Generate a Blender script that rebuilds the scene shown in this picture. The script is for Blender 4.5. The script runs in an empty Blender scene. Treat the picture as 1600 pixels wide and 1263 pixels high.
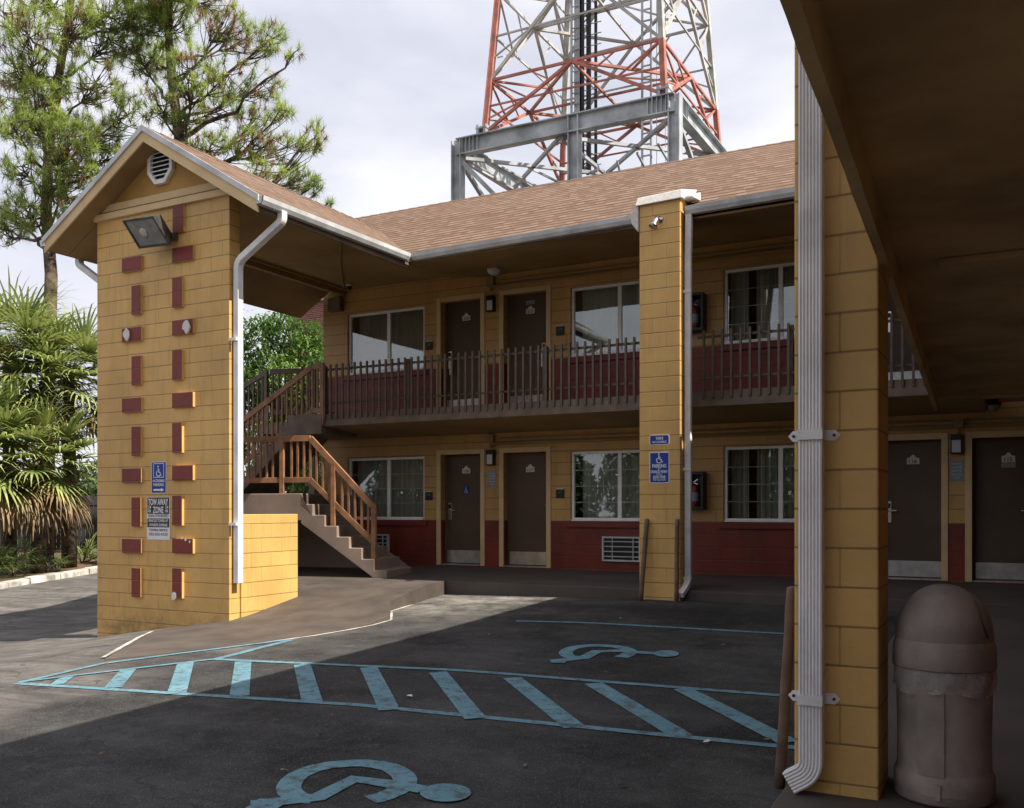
import bpy, math, random
from mathutils import Vector, Matrix
random.seed(11)
R = math.radians
S = bpy.context.scene
C = S.collection

# ---------------------------------------------------------------- camera, sky, sun
F, TH, HZ = 1485.95, R(27.997), 796.0          # focal length in px of a 1600 px wide picture, heading, horizon row
cth, sth = math.cos(TH), math.sin(TH)
cam = bpy.data.objects.new("camera", bpy.data.cameras.new("camera"))
C.objects.link(cam); S.camera = cam
cam.location = (0, 0, 0); cam.rotation_euler = (R(90), 0, TH)
cam.data.sensor_width = 36; cam.data.lens = F / 1600 * 36
cam.data.shift_y = (HZ - 631.5) / 1600
cam.data.clip_start = 0.05; cam.data.clip_end = 3000
S.render.resolution_x, S.render.resolution_y = 1024, 808

SUN = Vector((1.0, -0.012, 1.24)).normalized()      # towards the sun
sun = bpy.data.objects.new("sun", bpy.data.lights.new("sun", 'SUN'))
C.objects.link(sun); sun.rotation_euler = SUN.to_track_quat('Z', 'Y').to_euler()
sun.location = (8, 0, 20)
sun.data.energy = 5.0; sun.data.angle = R(0.5); sun.data.color = (1.0, 0.92, 0.80)

W = bpy.data.worlds.new("World"); S.world = W; W.use_nodes = True
nt = W.node_tree; nt.nodes.clear()
N = nt.nodes.new; L = nt.links.new
out = N('ShaderNodeOutputWorld'); bg = N('ShaderNodeBackground'); sky = N('ShaderNodeTexSky')
sky.sky_type = 'NISHITA'; sky.sun_disc = False
sky.sun_elevation = math.asin(SUN.z); sky.sun_rotation = math.atan2(SUN.x, SUN.y)
sky.dust_density = 2.0; sky.air_density = 1.0
tc = N('ShaderNodeTexCoord'); mp = N('ShaderNodeMapping'); mp.inputs['Scale'].default_value = (1, 1, 2.6)
no = N('ShaderNodeTexNoise'); no.inputs['Scale'].default_value = 2.1; no.inputs['Detail'].default_value = 7; no.inputs['Roughness'].default_value = .55
no.inputs['Distortion'].default_value = .25
cr = N('ShaderNodeValToRGB'); cr.color_ramp.elements[0].position = .30; cr.color_ramp.elements[1].position = .58
cr.color_ramp.elements[0].color = (.66, .66, .66, 1)
no2 = N('ShaderNodeTexNoise'); no2.inputs['Scale'].default_value = 3.0; no2.inputs['Detail'].default_value = 5
cr2 = N('ShaderNodeValToRGB'); cr2.color_ramp.elements[0].position = .32; cr2.color_ramp.elements[1].position = .72
cr2.color_ramp.elements[0].color = (5.9, 6.0, 6.8, 1); cr2.color_ramp.elements[1].color = (8.5, 8.45, 8.8, 1)
mx = N('ShaderNodeMix'); mx.data_type = 'RGBA'
bg.inputs['Strength'].default_value = 0.072
L(tc.outputs['Generated'], mp.inputs[0]); L(mp.outputs[0], no.inputs[0]); L(mp.outputs[0], no2.inputs[0])
L(no.outputs[0], cr.inputs[0]); L(no2.outputs[0], cr2.inputs[0])
L(cr.outputs[0], mx.inputs[0]); L(sky.outputs[0], mx.inputs[6]); L(cr2.outputs[0], mx.inputs[7])
L(mx.outputs[2], bg.inputs[0]); L(bg.outputs[0], out.inputs[0])
S.view_settings.view_transform = 'Standard'; S.view_settings.look = 'None'
S.view_settings.gamma = 1; S.view_settings.exposure = 0.93

# ---------------------------------------------------------------- survey helpers
def ray(x, y):
    r = (x - 800) / F; u = (HZ - y) / F
    return Vector((r * cth - sth, r * sth + cth, u))
def atY(x, y, Y): a = ray(x, y); return a * (Y / a.y)
def atX(x, y, X): a = ray(x, y); return a * (X / a.x)
def atD(x, y, d): return ray(x, y) * d
KG = [(-400, -2.6), (-60, -2.35), (-30, -2.3), (-18, -2.2), (-15, -2.12), (-12.05, -1.9), (-10.8, -1.70), (-9.47, -1.53), (-8, -1.475), (-4.5, -1.39), (-0.9, -1.41), (400, -1.35)]
def gz(X, Y):
    g = KG[-1][1]
    for (a, za), (b, zb) in zip(KG, KG[1:]):
        if X <= b: g = za + (zb - za) * (X - a) / (b - a); break
    Y = max(-10, min(25, Y)); return g + (.035 if Y < 9.6 else .047) * (Y - 9.6)
def rz(X, Y):                                     # painted ramp: from the lot up to the walkway
    t = max(0, min(1, (Y - 9.3) / (12.6 - 9.3))); t = t * t * (3 - 2 * t)
    g = gz(X, Y); return g + (-1.13 - g) * t

# ---------------------------------------------------------------- materials
M = {}
def base(name, rough=.7, spec=.5, metal=0):
    m = bpy.data.materials.new(name); m.use_nodes = True
    p = m.node_tree.nodes['Principled BSDF']
    p.inputs['Roughness'].default_value = rough; p.inputs['Metallic'].default_value = metal
    p.inputs['Specular IOR Level'].default_value = spec
    M[name] = m; return m, m.node_tree, p
def nd(t, k, **kw):
    n = t.nodes.new(k)
    for a, b in kw.items(): setattr(n, a, b)
    return n
def mth(t, op, a, b=None, c=None):
    n = t.nodes.new('ShaderNodeMath'); n.operation = op
    for i, v in enumerate((a, b, c)):
        if v is None: continue
        if isinstance(v, (int, float)): n.inputs[i].default_value = v
        else: t.links.new(v, n.inputs[i])
    return n.outputs[0]
def mixc(t, f, a, b, mode='MIX'):
    n = t.nodes.new('ShaderNodeMix'); n.data_type = 'RGBA'; n.blend_type = mode
    for i, v in ((0, f), (6, a), (7, b)):
        if isinstance(v, (int, float)): n.inputs[i].default_value = v
        elif isinstance(v, tuple): n.inputs[i].default_value = v + (1,) if len(v) == 3 else v
        else: t.links.new(v, n.inputs[i])
    return n.outputs[2]
def noise(t, vec, scale, detail=4, rough=.55, lo=.35, hi=.65):
    n = t.nodes.new('ShaderNodeTexNoise'); n.inputs['Scale'].default_value = scale
    n.inputs['Detail'].default_value = detail; n.inputs['Roughness'].default_value = rough
    t.links.new(vec, n.inputs['Vector'])
    r = t.nodes.new('ShaderNodeMapRange'); r.inputs[1].default_value = lo; r.inputs[2].default_value = hi
    t.links.new(n.outputs[0], r.inputs[0]); return r.outputs[0]
def bump(t, p, h, strength=.3, dist=.01):
    b = t.nodes.new('ShaderNodeBump'); b.inputs['Strength'].default_value = strength; b.inputs['Distance'].default_value = dist
    t.links.new(h, b.inputs['Height']); t.links.new(b.outputs[0], p.inputs['Normal'])
def paint(name, col, rough=.6, var=.18, scale=3.0, spec=.4, metal=0, bmp=.15, bscale=60, dirt=None):
    m, t, p = base(name, rough, spec, metal)
    o = nd(t, 'ShaderNodeTexCoord').outputs['Object']
    dk = tuple(c * (1 - var * 1.6) for c in col); lt = tuple(min(1, c * (1 + var * .6)) for c in col)
    c = mixc(t, noise(t, o, scale, 6), dk, lt)
    if dirt: c = mixc(t, mth(t, 'MULTIPLY', noise(t, o, scale * .6, 8, .7, .55, .75), dirt[1]), c, dirt[0])
    t.links.new(c, p.inputs['Base Color'])
    if bmp: bump(t, p, noise(t, o, bscale, 4, .6, 0, 1), bmp, .004)
    return m
paint('cream', (.60, .43, .225), .6, .07); paint('block_plain', (.60, .365, .115), .55, .1, 6); paint('white_paint', (.83, .83, .81), .5, .06, 4, dirt=((.5, .48, .44), .4))
paint('spout_white', (.70, .69, .68), .45, .12, 3, dirt=((.40, .36, .36), .5), bmp=.05)
paint('gutter_grey', (.55, .56, .57), .45, .15, 3, dirt=((.2, .2, .2), .5), bmp=.05)
paint('rail_brown', (.125, .088, .066), .55, .2, 5); paint('rail_sunlit', (.32, .16, .08), .55, .22, 5, dirt=((.08, .045, .03), .5))  # second one is the same railing brown, lightened as if sunlit
paint('gable_ochre', (.42, .23, .06), .7, .15, 1.2)
paint('fascia_brown', (.16, .115, .082), .6, .2, 4)
paint('soffit', (.33, .215, .09), .75, .16, .9, bmp=.2, bscale=25, dirt=((.10, .065, .04), .35))
paint('soffit_lifted', (.46, .345, .185), .8, .22, 1.3, bmp=.2, bscale=25, dirt=((.07, .045, .03), .5))  # soffit paint again, lightened to offset the shade under the side balcony
paint('door_brown', (.088, .056, .034), .5, .12, 2.0)
paint('kick_metal', (.55, .54, .52), .35, .15, 6, metal=.85, bmp=.05)
paint('chrome', (.6, .58, .55), .25, .1, 6, metal=1, bmp=0)
paint('concrete_brown', (.080, .066, .056), .8, .16, 1.2, bmp=.3, bscale=40, dirt=((.06, .05, .042), .6))
paint('ramp_brown', (.080, .065, .055), .7, .2, 2.2, bmp=.5, bscale=60, dirt=((.045, .037, .032), .6))
paint('stair_brown', (.27, .205, .165), .75, .14, 1.5, bmp=.3, bscale=50)
paint('kerb_white', (.50, .47, .42), .9, .35, 3, bmp=.5, bscale=20, dirt=((.12, .11, .1), .8))
paint('black_plastic', (.012, .012, .013), .45, .2, 5); paint('frosted', (.55, .56, .60), .5, .05)
paint('fixture_grey', (.075, .07, .065), .45, .25, 6, metal=.3, dirt=((.2, .13, .08), .5))
paint('lamp_glass', (.20, .22, .22), .12, .2, 6, spec=.8, bmp=0)
paint('plaque_white', (.62, .60, .56), .5, .05); paint('sign_blue', (.006, .030, .24), .35, .12, 4, bmp=0)
paint('sign_grey', (.22, .26, .30), .5, .15, 12); paint('sign_white', (.68, .68, .70), .4, .06, bmp=0)
paint('sign_black', (.015, .015, .016), .4, .2, bmp=0); paint('orange', (.75, .12, .04), .6, .1)
paint('steel_grey', (.43, .455, .47), .5, .25, 1.2, metal=.2, dirt=((.14, .15, .15), .5))
paint('tower_red', (.42, .15, .11), .6, .25, 1.6, dirt=((.5, .3, .24), .6)); paint('tower_white', (.46, .45, .41), .6, .22, 1.6, dirt=((.3, .25, .2), .5))
paint('cable', (.02, .02, .022), .6, .3, 2)
paint('bin', (.25, .205, .18), .55, .22, 4, bmp=.5, bscale=120, dirt=((.38, .33, .30), .55))
paint('bark', (.125, .088, .066), .95, .5, 4, bmp=.9, bscale=14); paint('palm_bark', (.11, .08, .055), .95, .5, 6, bmp=.9, bscale=10)
paint('fence_black', (.012, .012, .012), .7, .3, 3); paint('wood_post', (.16, .10, .068), .7, .25, 6, dirt=((.05, .035, .03), .5))
paint('extinguisher', (.16, .014, .012), .3, .1, bmp=0); paint('stucco_patch', (.62, .60, .56), .9, .1, 20, bmp=.4)
paint('room_dark', (.05, .045, .04), .9, .1)
paint('dead_leaf', (.16, .11, .06), .8, .3, 9)
def foliage(name, col, dark, tr=.35, sc=.7):
    m, t, p = base(name, .55, .35)
    o = nd(t, 'ShaderNodeTexCoord').outputs['Object']; g = nd(t, 'ShaderNodeNewGeometry')
    f = mth(t, 'MULTIPLY_ADD', noise(t, o, sc, 3), .6, mth(t, 'MULTIPLY', g.outputs['Random Per Island'], .4))
    c = mixc(t, f, dark, col); t.links.new(c, p.inputs['Base Color'])
    tl = nd(t, 'ShaderNodeBsdfTranslucent'); t.links.new(c, tl.inputs[0])
    ms = nd(t, 'ShaderNodeMixShader'); ms.inputs[0].default_value = tr
    t.links.new(p.outputs[0], ms.inputs[1]); t.links.new(tl.outputs[0], ms.inputs[2])
    t.links.new(ms.outputs[0], t.nodes['Material Output'].inputs[0]); return m
foliage('needle_green', (.46, .55, .13), (.13, .20, .055), .45); foliage('needle_brown', (.36, .24, .11), (.19, .13, .065))
foliage('palm_green', (.42, .47, .15), (.07, .12, .035), .3, 1.6); foliage('palm_dead', (.32, .22, .11), (.14, .09, .05), .2)
foliage('palm_yellow', (.50, .42, .09), (.32, .26, .06), .3); foliage('leaf_green', (.17, .29, .055), (.045, .095, .025))
foliage('hedge_green', (.07, .11, .03), (.02, .04, .015))

def wallmat(name, yellow=(.60, .365, .115), red=(.15, .019, .010), wains=False):
    """painted concrete block: 406 x 203 mm courses, wainscot paint by height"""
    m, t, p = base(name, .55, .45)
    o = nd(t, 'ShaderNodeTexCoord').outputs['Object']; g = nd(t, 'ShaderNodeNewGeometry')
    sp = nd(t, 'ShaderNodeSeparateXYZ'); t.links.new(o, sp.inputs[0])
    sn = nd(t, 'ShaderNodeSeparateXYZ'); t.links.new(g.outputs['Normal'], sn.inputs[0])
    side = mth(t, 'GREATER_THAN', mth(t, 'ABSOLUTE', sn.outputs[0]), .5)
    up = mth(t, 'LESS_THAN', mth(t, 'ABSOLUTE', sn.outputs[2]), .5)
    u = mth(t, 'ADD', mth(t, 'MULTIPLY', sp.outputs[0], mth(t, 'SUBTRACT', 1, side)), mth(t, 'MULTIPLY', sp.outputs[1], side))
    z = sp.outputs[2]
    zr = mth(t, 'DIVIDE', mth(t, 'ADD', z, 20.32), .2032); row = mth(t, 'FLOOR', zr); fz = mth(t, 'SUBTRACT', zr, row)
    off = mth(t, 'MULTIPLY', mth(t, 'MODULO', row, 2), .5)
    ur = mth(t, 'ADD', mth(t, 'DIVIDE', mth(t, 'ADD', u, 40.64), .4064), off); col_ = mth(t, 'FLOOR', ur); fu = mth(t, 'SUBTRACT', ur, col_)
    dz = mth(t, 'MULTIPLY', mth(t, 'MINIMUM', fz, mth(t, 'SUBTRACT', 1, fz)), .2032)
    du = mth(t, 'MULTIPLY', mth(t, 'MINIMUM', fu, mth(t, 'SUBTRACT', 1, fu)), .4064)
    def line(d, w):
        r = nd(t, 'ShaderNodeMapRange'); r.interpolation_type = 'SMOOTHSTEP'
        r.inputs[1].default_value = w; r.inputs[2].default_value = .001; r.inputs[3].default_value = 0; r.inputs[4].default_value = 1
        t.links.new(d, r.inputs[0]); return mth(t, 'MULTIPLY', r.outputs[0], up)
    wob = mth(t, 'MULTIPLY', noise(t, o, 5, 3, .6, .2, .9), .0035)
    hz = line(mth(t, 'ADD', dz, wob), .0125); vt = mth(t, 'MULTIPLY', line(mth(t, 'ADD', du, wob), .0110), noise(t, o, 1.7, 2, .5, .25, .6))
    joint = mth(t, 'MAXIMUM', hz, vt)
    wn = nd(t, 'ShaderNodeTexWhiteNoise'); wn.noise_dimensions = '2D'
    cb = nd(t, 'ShaderNodeCombineXYZ'); t.links.new(row, cb.inputs[0]); t.links.new(col_, cb.inputs[1]); t.links.new(cb.outputs[0], wn.inputs['Vector'])
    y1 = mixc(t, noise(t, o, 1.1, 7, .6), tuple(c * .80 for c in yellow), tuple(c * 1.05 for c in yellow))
    c = mixc(t, mth(t, 'MULTIPLY', wn.outputs[0], .13), y1, tuple(c * .45 for c in yellow))
    if wains:
        rd = mth(t, 'ADD', mth(t, 'LESS_THAN', z, -.205), mth(t, 'MULTIPLY', mth(t, 'LESS_THAN', z, 2.625), mth(t, 'GREATER_THAN', z, 1.5)))
        r1 = mixc(t, noise(t, o, 1.6, 6, .6), tuple(c * .75 for c in red), tuple(c * 1.3 for c in red))
        c = mixc(t, rd, c, r1)
    c = mixc(t, mth(t, 'MULTIPLY', mth(t, 'ADD', mth(t, 'MULTIPLY', hz, .68), mth(t, 'MULTIPLY', vt, .36)), 1.0), c, (.09, .045, .015))
    blot = mth(t, 'MULTIPLY', noise(t, o, 2.4, 8, .7, .62, .78), .35)
    c = mixc(t, blot, c, tuple(x * .5 for x in yellow))
    mv = nd(t, 'ShaderNodeMapping'); mv.inputs['Scale'].default_value = (5, 5, .35); t.links.new(o, mv.inputs[0])   # rain streaks
    c = mixc(t, mth(t, 'MULTIPLY', noise(t, mv.outputs[0], 1.5, 8, .7, .52, .75), .30), c, (.12, .075, .03))
    c = mixc(t, mth(t, 'MULTIPLY', noise(t, o, 26, 6, .8, .60, .70), .25), c, (.14, .085, .03))
    if not wains:    # splash stains near the ground
        low = nd(t, 'ShaderNodeMapRange'); low.inputs[1].default_value = -1.25; low.inputs[2].default_value = -1.75; t.links.new(z, low.inputs[0])
        c = mixc(t, mth(t, 'MULTIPLY', mth(t, 'MULTIPLY', low.outputs[0], noise(t, o, 4, 7, .7, .42, .62)), .7), c, (.13, .085, .035))
    t.links.new(c, p.inputs['Base Color'])
    h = mth(t, 'SUBTRACT', mth(t, 'ADD', mth(t, 'MULTIPLY', noise(t, o, 70, 4, .6, 0, 1), .22), mth(t, 'MULTIPLY', noise(t, o, 18, 5, .7, 0, 1), .35)), joint)
    h = mth(t, 'ADD', h, mth(t, 'MULTIPLY', wn.outputs[0], .15))
    bump(t, p, h, .6, .006); return m
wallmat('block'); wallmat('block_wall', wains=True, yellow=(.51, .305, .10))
wallmat('red_block', yellow=(.18, .024, .016))
m, t, p = base('brick_red', .9, .3)
o = nd(t, 'ShaderNodeTexCoord').outputs['Object']; mpp = nd(t, 'ShaderNodeMapping'); mpp.inputs['Rotation'].default_value = (R(90), 0, 0)
br = nd(t, 'ShaderNodeTexBrick'); br.inputs['Scale'].default_value = 1; br.inputs['Brick Width'].default_value = .25; br.inputs['Row Height'].default_value = .09
br.inputs['Mortar Size'].default_value = .012; br.inputs['Color1'].default_value = (.24, .06, .045, 1); br.inputs['Color2'].default_value = (.15, .04, .035, 1); br.inputs['Mortar'].default_value = (.3, .22, .2, 1)
t.links.new(o, mpp.inputs[0]); t.links.new(mpp.outputs[0], br.inputs[0]); t.links.new(br.outputs[0], p.inputs['Base Color'])

# shingles: rows follow the slope height
m, t, p = base('shingle', .95, .2)
o = nd(t, 'ShaderNodeTexCoord').outputs['Object']; g = nd(t, 'ShaderNodeNewGeometry')
sp = nd(t, 'ShaderNodeSeparateXYZ'); t.links.new(o, sp.inputs[0]); sn = nd(t, 'ShaderNodeSeparateXYZ'); t.links.new(g.outputs['Normal'], sn.inputs[0])
side = mth(t, 'GREATER_THAN', mth(t, 'ABSOLUTE', sn.outputs[0]), mth(t, 'ABSOLUTE', sn.outputs[1]))
u = mth(t, 'ADD', mth(t, 'MULTIPLY', sp.outputs[0], mth(t, 'SUBTRACT', 1, side)), mth(t, 'MULTIPLY', sp.outputs[1], side))
v = mth(t, 'MULTIPLY', sp.outputs[2], 1.91)
vr = mth(t, 'DIVIDE', mth(t, 'ADD', v, 14.0), .165); row = mth(t, 'FLOOR', vr); fv = mth(t, 'SUBTRACT', vr, row)
wn0 = nd(t, 'ShaderNodeTexWhiteNoise'); wn0.noise_dimensions = '1D'; t.links.new(row, wn0.inputs['W'])
ur = mth(t, 'ADD', mth(t, 'DIVIDE', mth(t, 'ADD', u, 60), .13), mth(t, 'MULTIPLY', wn0.outputs[0], 5)); cl = mth(t, 'FLOOR', ur)
cb = nd(t, 'ShaderNodeCombineXYZ'); t.links.new(row, cb.inputs[0]); t.links.new(cl, cb.inputs[1])
wn = nd(t, 'ShaderNodeTexWhiteNoise'); wn.noise_dimensions = '2D'; t.links.new(cb.outputs[0], wn.inputs['Vector'])
rp = nd(t, 'ShaderNodeValToRGB'); e = rp.color_ramp.elements
e[0].position = 0; e[0].color = (.105, .065, .045, 1); e[1].position = 1; e[1].color = (.205, .145, .105, 1)
e.new(.35).color = (.135, .085, .058, 1); e.new(.7).color = (.165, .112, .080, 1)
t.links.new(wn.outputs[0], rp.inputs[0])
c = mixc(t, mth(t, 'MULTIPLY', noise(t, o, .9, 6, .6), .22), rp.outputs[0], (.24, .16, .115))
c = mixc(t, mth(t, 'MULTIPLY', noise(t, o, 90, 3, .6, .3, .7), .35), c, (.16, .09, .06))
edge = nd(t, 'ShaderNodeMapRange'); edge.inputs[1].default_value = .46; edge.inputs[2].default_value = .14; t.links.new(fv, edge.inputs[0])  # shadow dashes along each shingle row, painted into the colour
t.links.new(mixc(t, mth(t, 'MULTIPLY', edge.outputs[0], mth(t, 'MULTIPLY_ADD', wn.outputs[0], .6, .45)), c, (.022, .014, .011)), p.inputs['Base Color'])
bump(t, p, mth(t, 'ADD', mth(t, 'SUBTRACT', 1, fv), mth(t, 'MULTIPLY', wn.outputs[0], .4)), .9, .012)

# asphalt
m, t, p = base('asphalt', .88, .3)
o = nd(t, 'ShaderNodeTexCoord').outputs['Object']
sp = nd(t, 'ShaderNodeSeparateXYZ'); t.links.new(o, sp.inputs[0])
def gauss(cx, cy, rx, ry, ang=0):
    ca, sa = math.cos(ang), math.sin(ang)
    dx = mth(t, 'SUBTRACT', sp.outputs[0], cx); dy = mth(t, 'SUBTRACT', sp.outputs[1], cy)
    a = mth(t, 'DIVIDE', mth(t, 'ADD', mth(t, 'MULTIPLY', dx, ca), mth(t, 'MULTIPLY', dy, sa)), rx)
    b = mth(t, 'DIVIDE', mth(t, 'SUBTRACT', mth(t, 'MULTIPLY', dy, ca), mth(t, 'MULTIPLY', dx, sa)), ry)
    d = mth(t, 'ADD', mth(t, 'MULTIPLY', a, a), mth(t, 'MULTIPLY', b, b))
    return mth(t, 'EXPONENT', mth(t, 'MULTIPLY', d, -1))
darker = mixc(t, noise(t, o, .7, 10, .72, .40, .62), (.009, .009, .0095), (.062, .060, .059))
paler = mixc(t, noise(t, o, 1.3, 10, .78, .34, .66), (.060, .056, .053), (.185, .172, .158))
wx = nd(t, 'ShaderNodeMapRange'); wx.interpolation_type = 'SMOOTHSTEP'; wx.inputs[1].default_value = -4.6; wx.inputs[2].default_value = -6.6
t.links.new(mth(t, 'ADD', mth(t, 'ADD', sp.outputs[0], mth(t, 'MULTIPLY', sp.outputs[1], .12)), mth(t, 'MULTIPLY', noise(t, o, .5, 6, .65, .3, .7), 2.2)), wx.inputs[0])
c = mixc(t, wx.outputs[0], darker, paler)  # darker tone on the right, paler tone on the left
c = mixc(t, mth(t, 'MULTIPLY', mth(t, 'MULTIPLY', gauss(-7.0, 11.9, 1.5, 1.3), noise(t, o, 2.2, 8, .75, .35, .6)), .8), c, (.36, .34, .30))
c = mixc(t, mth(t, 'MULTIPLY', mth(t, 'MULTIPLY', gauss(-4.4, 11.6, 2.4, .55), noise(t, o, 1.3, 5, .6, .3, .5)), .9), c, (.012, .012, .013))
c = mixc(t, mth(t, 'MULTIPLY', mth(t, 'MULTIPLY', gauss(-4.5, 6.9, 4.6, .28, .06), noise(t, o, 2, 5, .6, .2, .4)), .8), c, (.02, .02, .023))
c = mixc(t, mth(t, 'MULTIPLY', noise(t, o, 1.6, 9, .8, .58, .74), .45), c, (.19, .175, .16))
c = mixc(t, noise(t, o, .35, 9, .75, .60, .66), c, mixc(t, .5, c, (.02, .02, .022)))
ck = nd(t, 'ShaderNodeTexVoronoi'); ck.feature = 'DISTANCE_TO_EDGE'; ck.inputs['Scale'].default_value = .33
wq = nd(t, 'ShaderNodeVectorMath'); wq.operation = 'ADD'; nz = nd(t, 'ShaderNodeTexNoise'); nz.inputs['Scale'].default_value = 1.4; nz.inputs['Detail'].default_value = 8; t.links.new(o, nz.inputs['Vector'])
t.links.new(o, wq.inputs[0]); t.links.new(nz.outputs['Color'], wq.inputs[1]); t.links.new(wq.outputs[0], ck.inputs['Vector'])
c = mixc(t, mth(t, 'MULTIPLY', mth(t, 'LESS_THAN', ck.outputs['Distance'], .0035), .55), c, (.012, .012, .012))
ms_ = nd(t, 'ShaderNodeMapping'); ms_.inputs['Scale'].default_value = (.25, 2.2, 1); ms_.inputs['Rotation'].default_value = (0, 0, .1); t.links.new(o, ms_.inputs[0])
c = mixc(t, mth(t, 'MULTIPLY', noise(t, ms_.outputs[0], 1.6, 8, .7, .48, .66), .65), c, (.022, .022, .023))
c = mixc(t, mth(t, 'MULTIPLY', noise(t, o, 7, 9, .8, .55, .68), .35), c, (.16, .15, .14))
vo = nd(t, 'ShaderNodeTexVoronoi'); vo.inputs['Scale'].default_value = 60; t.links.new(o, vo.inputs['Vector'])
sk = mth(t, 'LESS_THAN', vo.outputs['Distance'], .27)
c = mixc(t, mth(t, 'MULTIPLY', sk, .42), c, mixc(t, vo.outputs['Color'], (.30, .28, .26), (.06, .06, .06)))
c = mixc(t, mth(t, 'MULTIPLY', noise(t, o, 140, 3, .7, .35, .65), .4), c, mixc(t, .6, c, (.0, .0, .0)))
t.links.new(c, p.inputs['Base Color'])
bump(t, p, mth(t, 'ADD', noise(t, o, 130, 4, .7, 0, 1), mth(t, 'MULTIPLY', noise(t, o, 9, 5, .6, 0, 1), .6)), .55, .008)
# worn blue marking paint
m, t, p = base('marking_blue', .75, .3)
o = nd(t, 'ShaderNodeTexCoord').outputs['Object']
c = mixc(t, noise(t, o, 2.2, 6, .6, .35, .7), (.095, .215, .275), (.145, .285, .335))
c = mixc(t, mth(t, 'MULTIPLY', noise(t, o, 11, 9, .82, .49, .60), .85), c, (.06, .065, .07))
c = mixc(t, mth(t, 'MULTIPLY', noise(t, o, 110, 3, .7, .45, .7), .35), c, (.05, .06, .07))
t.links.new(c, p.inputs['Base Color']); bump(t, p, noise(t, o, 130, 4, .7, 0, 1), .45, .006)
# planting bed: pine straw and thin grass
m, t, p = base('bed', .95, .2)
o = nd(t, 'ShaderNodeTexCoord').outputs['Object']
c = mixc(t, noise(t, o, .5, 6, .6, .4, .6), (.17, .105, .06), (.09, .12, .035)); c = mixc(t, noise(t, o, 9, 6, .7), c, (.10, .065, .04))
t.links.new(c, p.inputs['Base Color']); bump(t, p, noise(t, o, 25, 5, .7, 0, 1), .8, .05)
# window glass, curtain, clear bag
m, t, p = base('glass', .02, .5)
fr = nd(t, 'ShaderNodeFresnel'); fr.inputs[0].default_value = 1.5
gl = nd(t, 'ShaderNodeBsdfGlossy'); gl.inputs['Roughness'].default_value = .01; gl.inputs[0].default_value = (.9, .95, .95, 1)
tr_ = nd(t, 'ShaderNodeBsdfTransparent'); tr_.inputs[0].default_value = (.72, .76, .74, 1)
ms = nd(t, 'ShaderNodeMixShader')
o = nd(t, 'ShaderNodeTexCoord').outputs['Object']
bp = nd(t, 'ShaderNodeBump'); bp.inputs['Strength'].default_value = .12; bp.inputs['Distance'].default_value = .02
t.links.new(noise(t, o, 1.3, 1, .5, 0, 1), bp.inputs['Height']); t.links.new(bp.outputs[0], gl.inputs['Normal'])
t.links.new(mth(t, 'ADD', mth(t, 'MULTIPLY', fr.outputs[0], 2.0), .10), ms.inputs[0]); t.links.new(tr_.outputs[0], ms.inputs[1]); t.links.new(gl.outputs[0], ms.inputs[2])
t.links.new(ms.outputs[0], t.nodes['Material Output'].inputs[0])
m, t, p = base('curtain', .9, .1)
o = nd(t, 'ShaderNodeTexCoord').outputs['Object']
t.links.new(mixc(t, noise(t, o, 2, 3), (.55, .54, .46), (.68, .66, .56)), p.inputs['Base Color'])
m, t, p = base('bag', .25, .5)
o = nd(t, 'ShaderNodeTexCoord').outputs['Object']
tr_ = nd(t, 'ShaderNodeBsdfTransparent'); ms = nd(t, 'ShaderNodeMixShader')
p.inputs['Base Color'].default_value = (.42, .38, .36, 1)
t.links.new(mth(t, 'MULTIPLY_ADD', noise(t, o, 9, 6, .7, .3, .7), .45, .25), ms.inputs[0]); t.links.new(tr_.outputs[0], ms.inputs[1]); t.links.new(p.outputs[0], ms.inputs[2])
bump(t, p, noise(t, o, 22, 5, .7, 0, 1), 1.0, .02)
t.links.new(ms.outputs[0], t.nodes['Material Output'].inputs[0])

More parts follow.
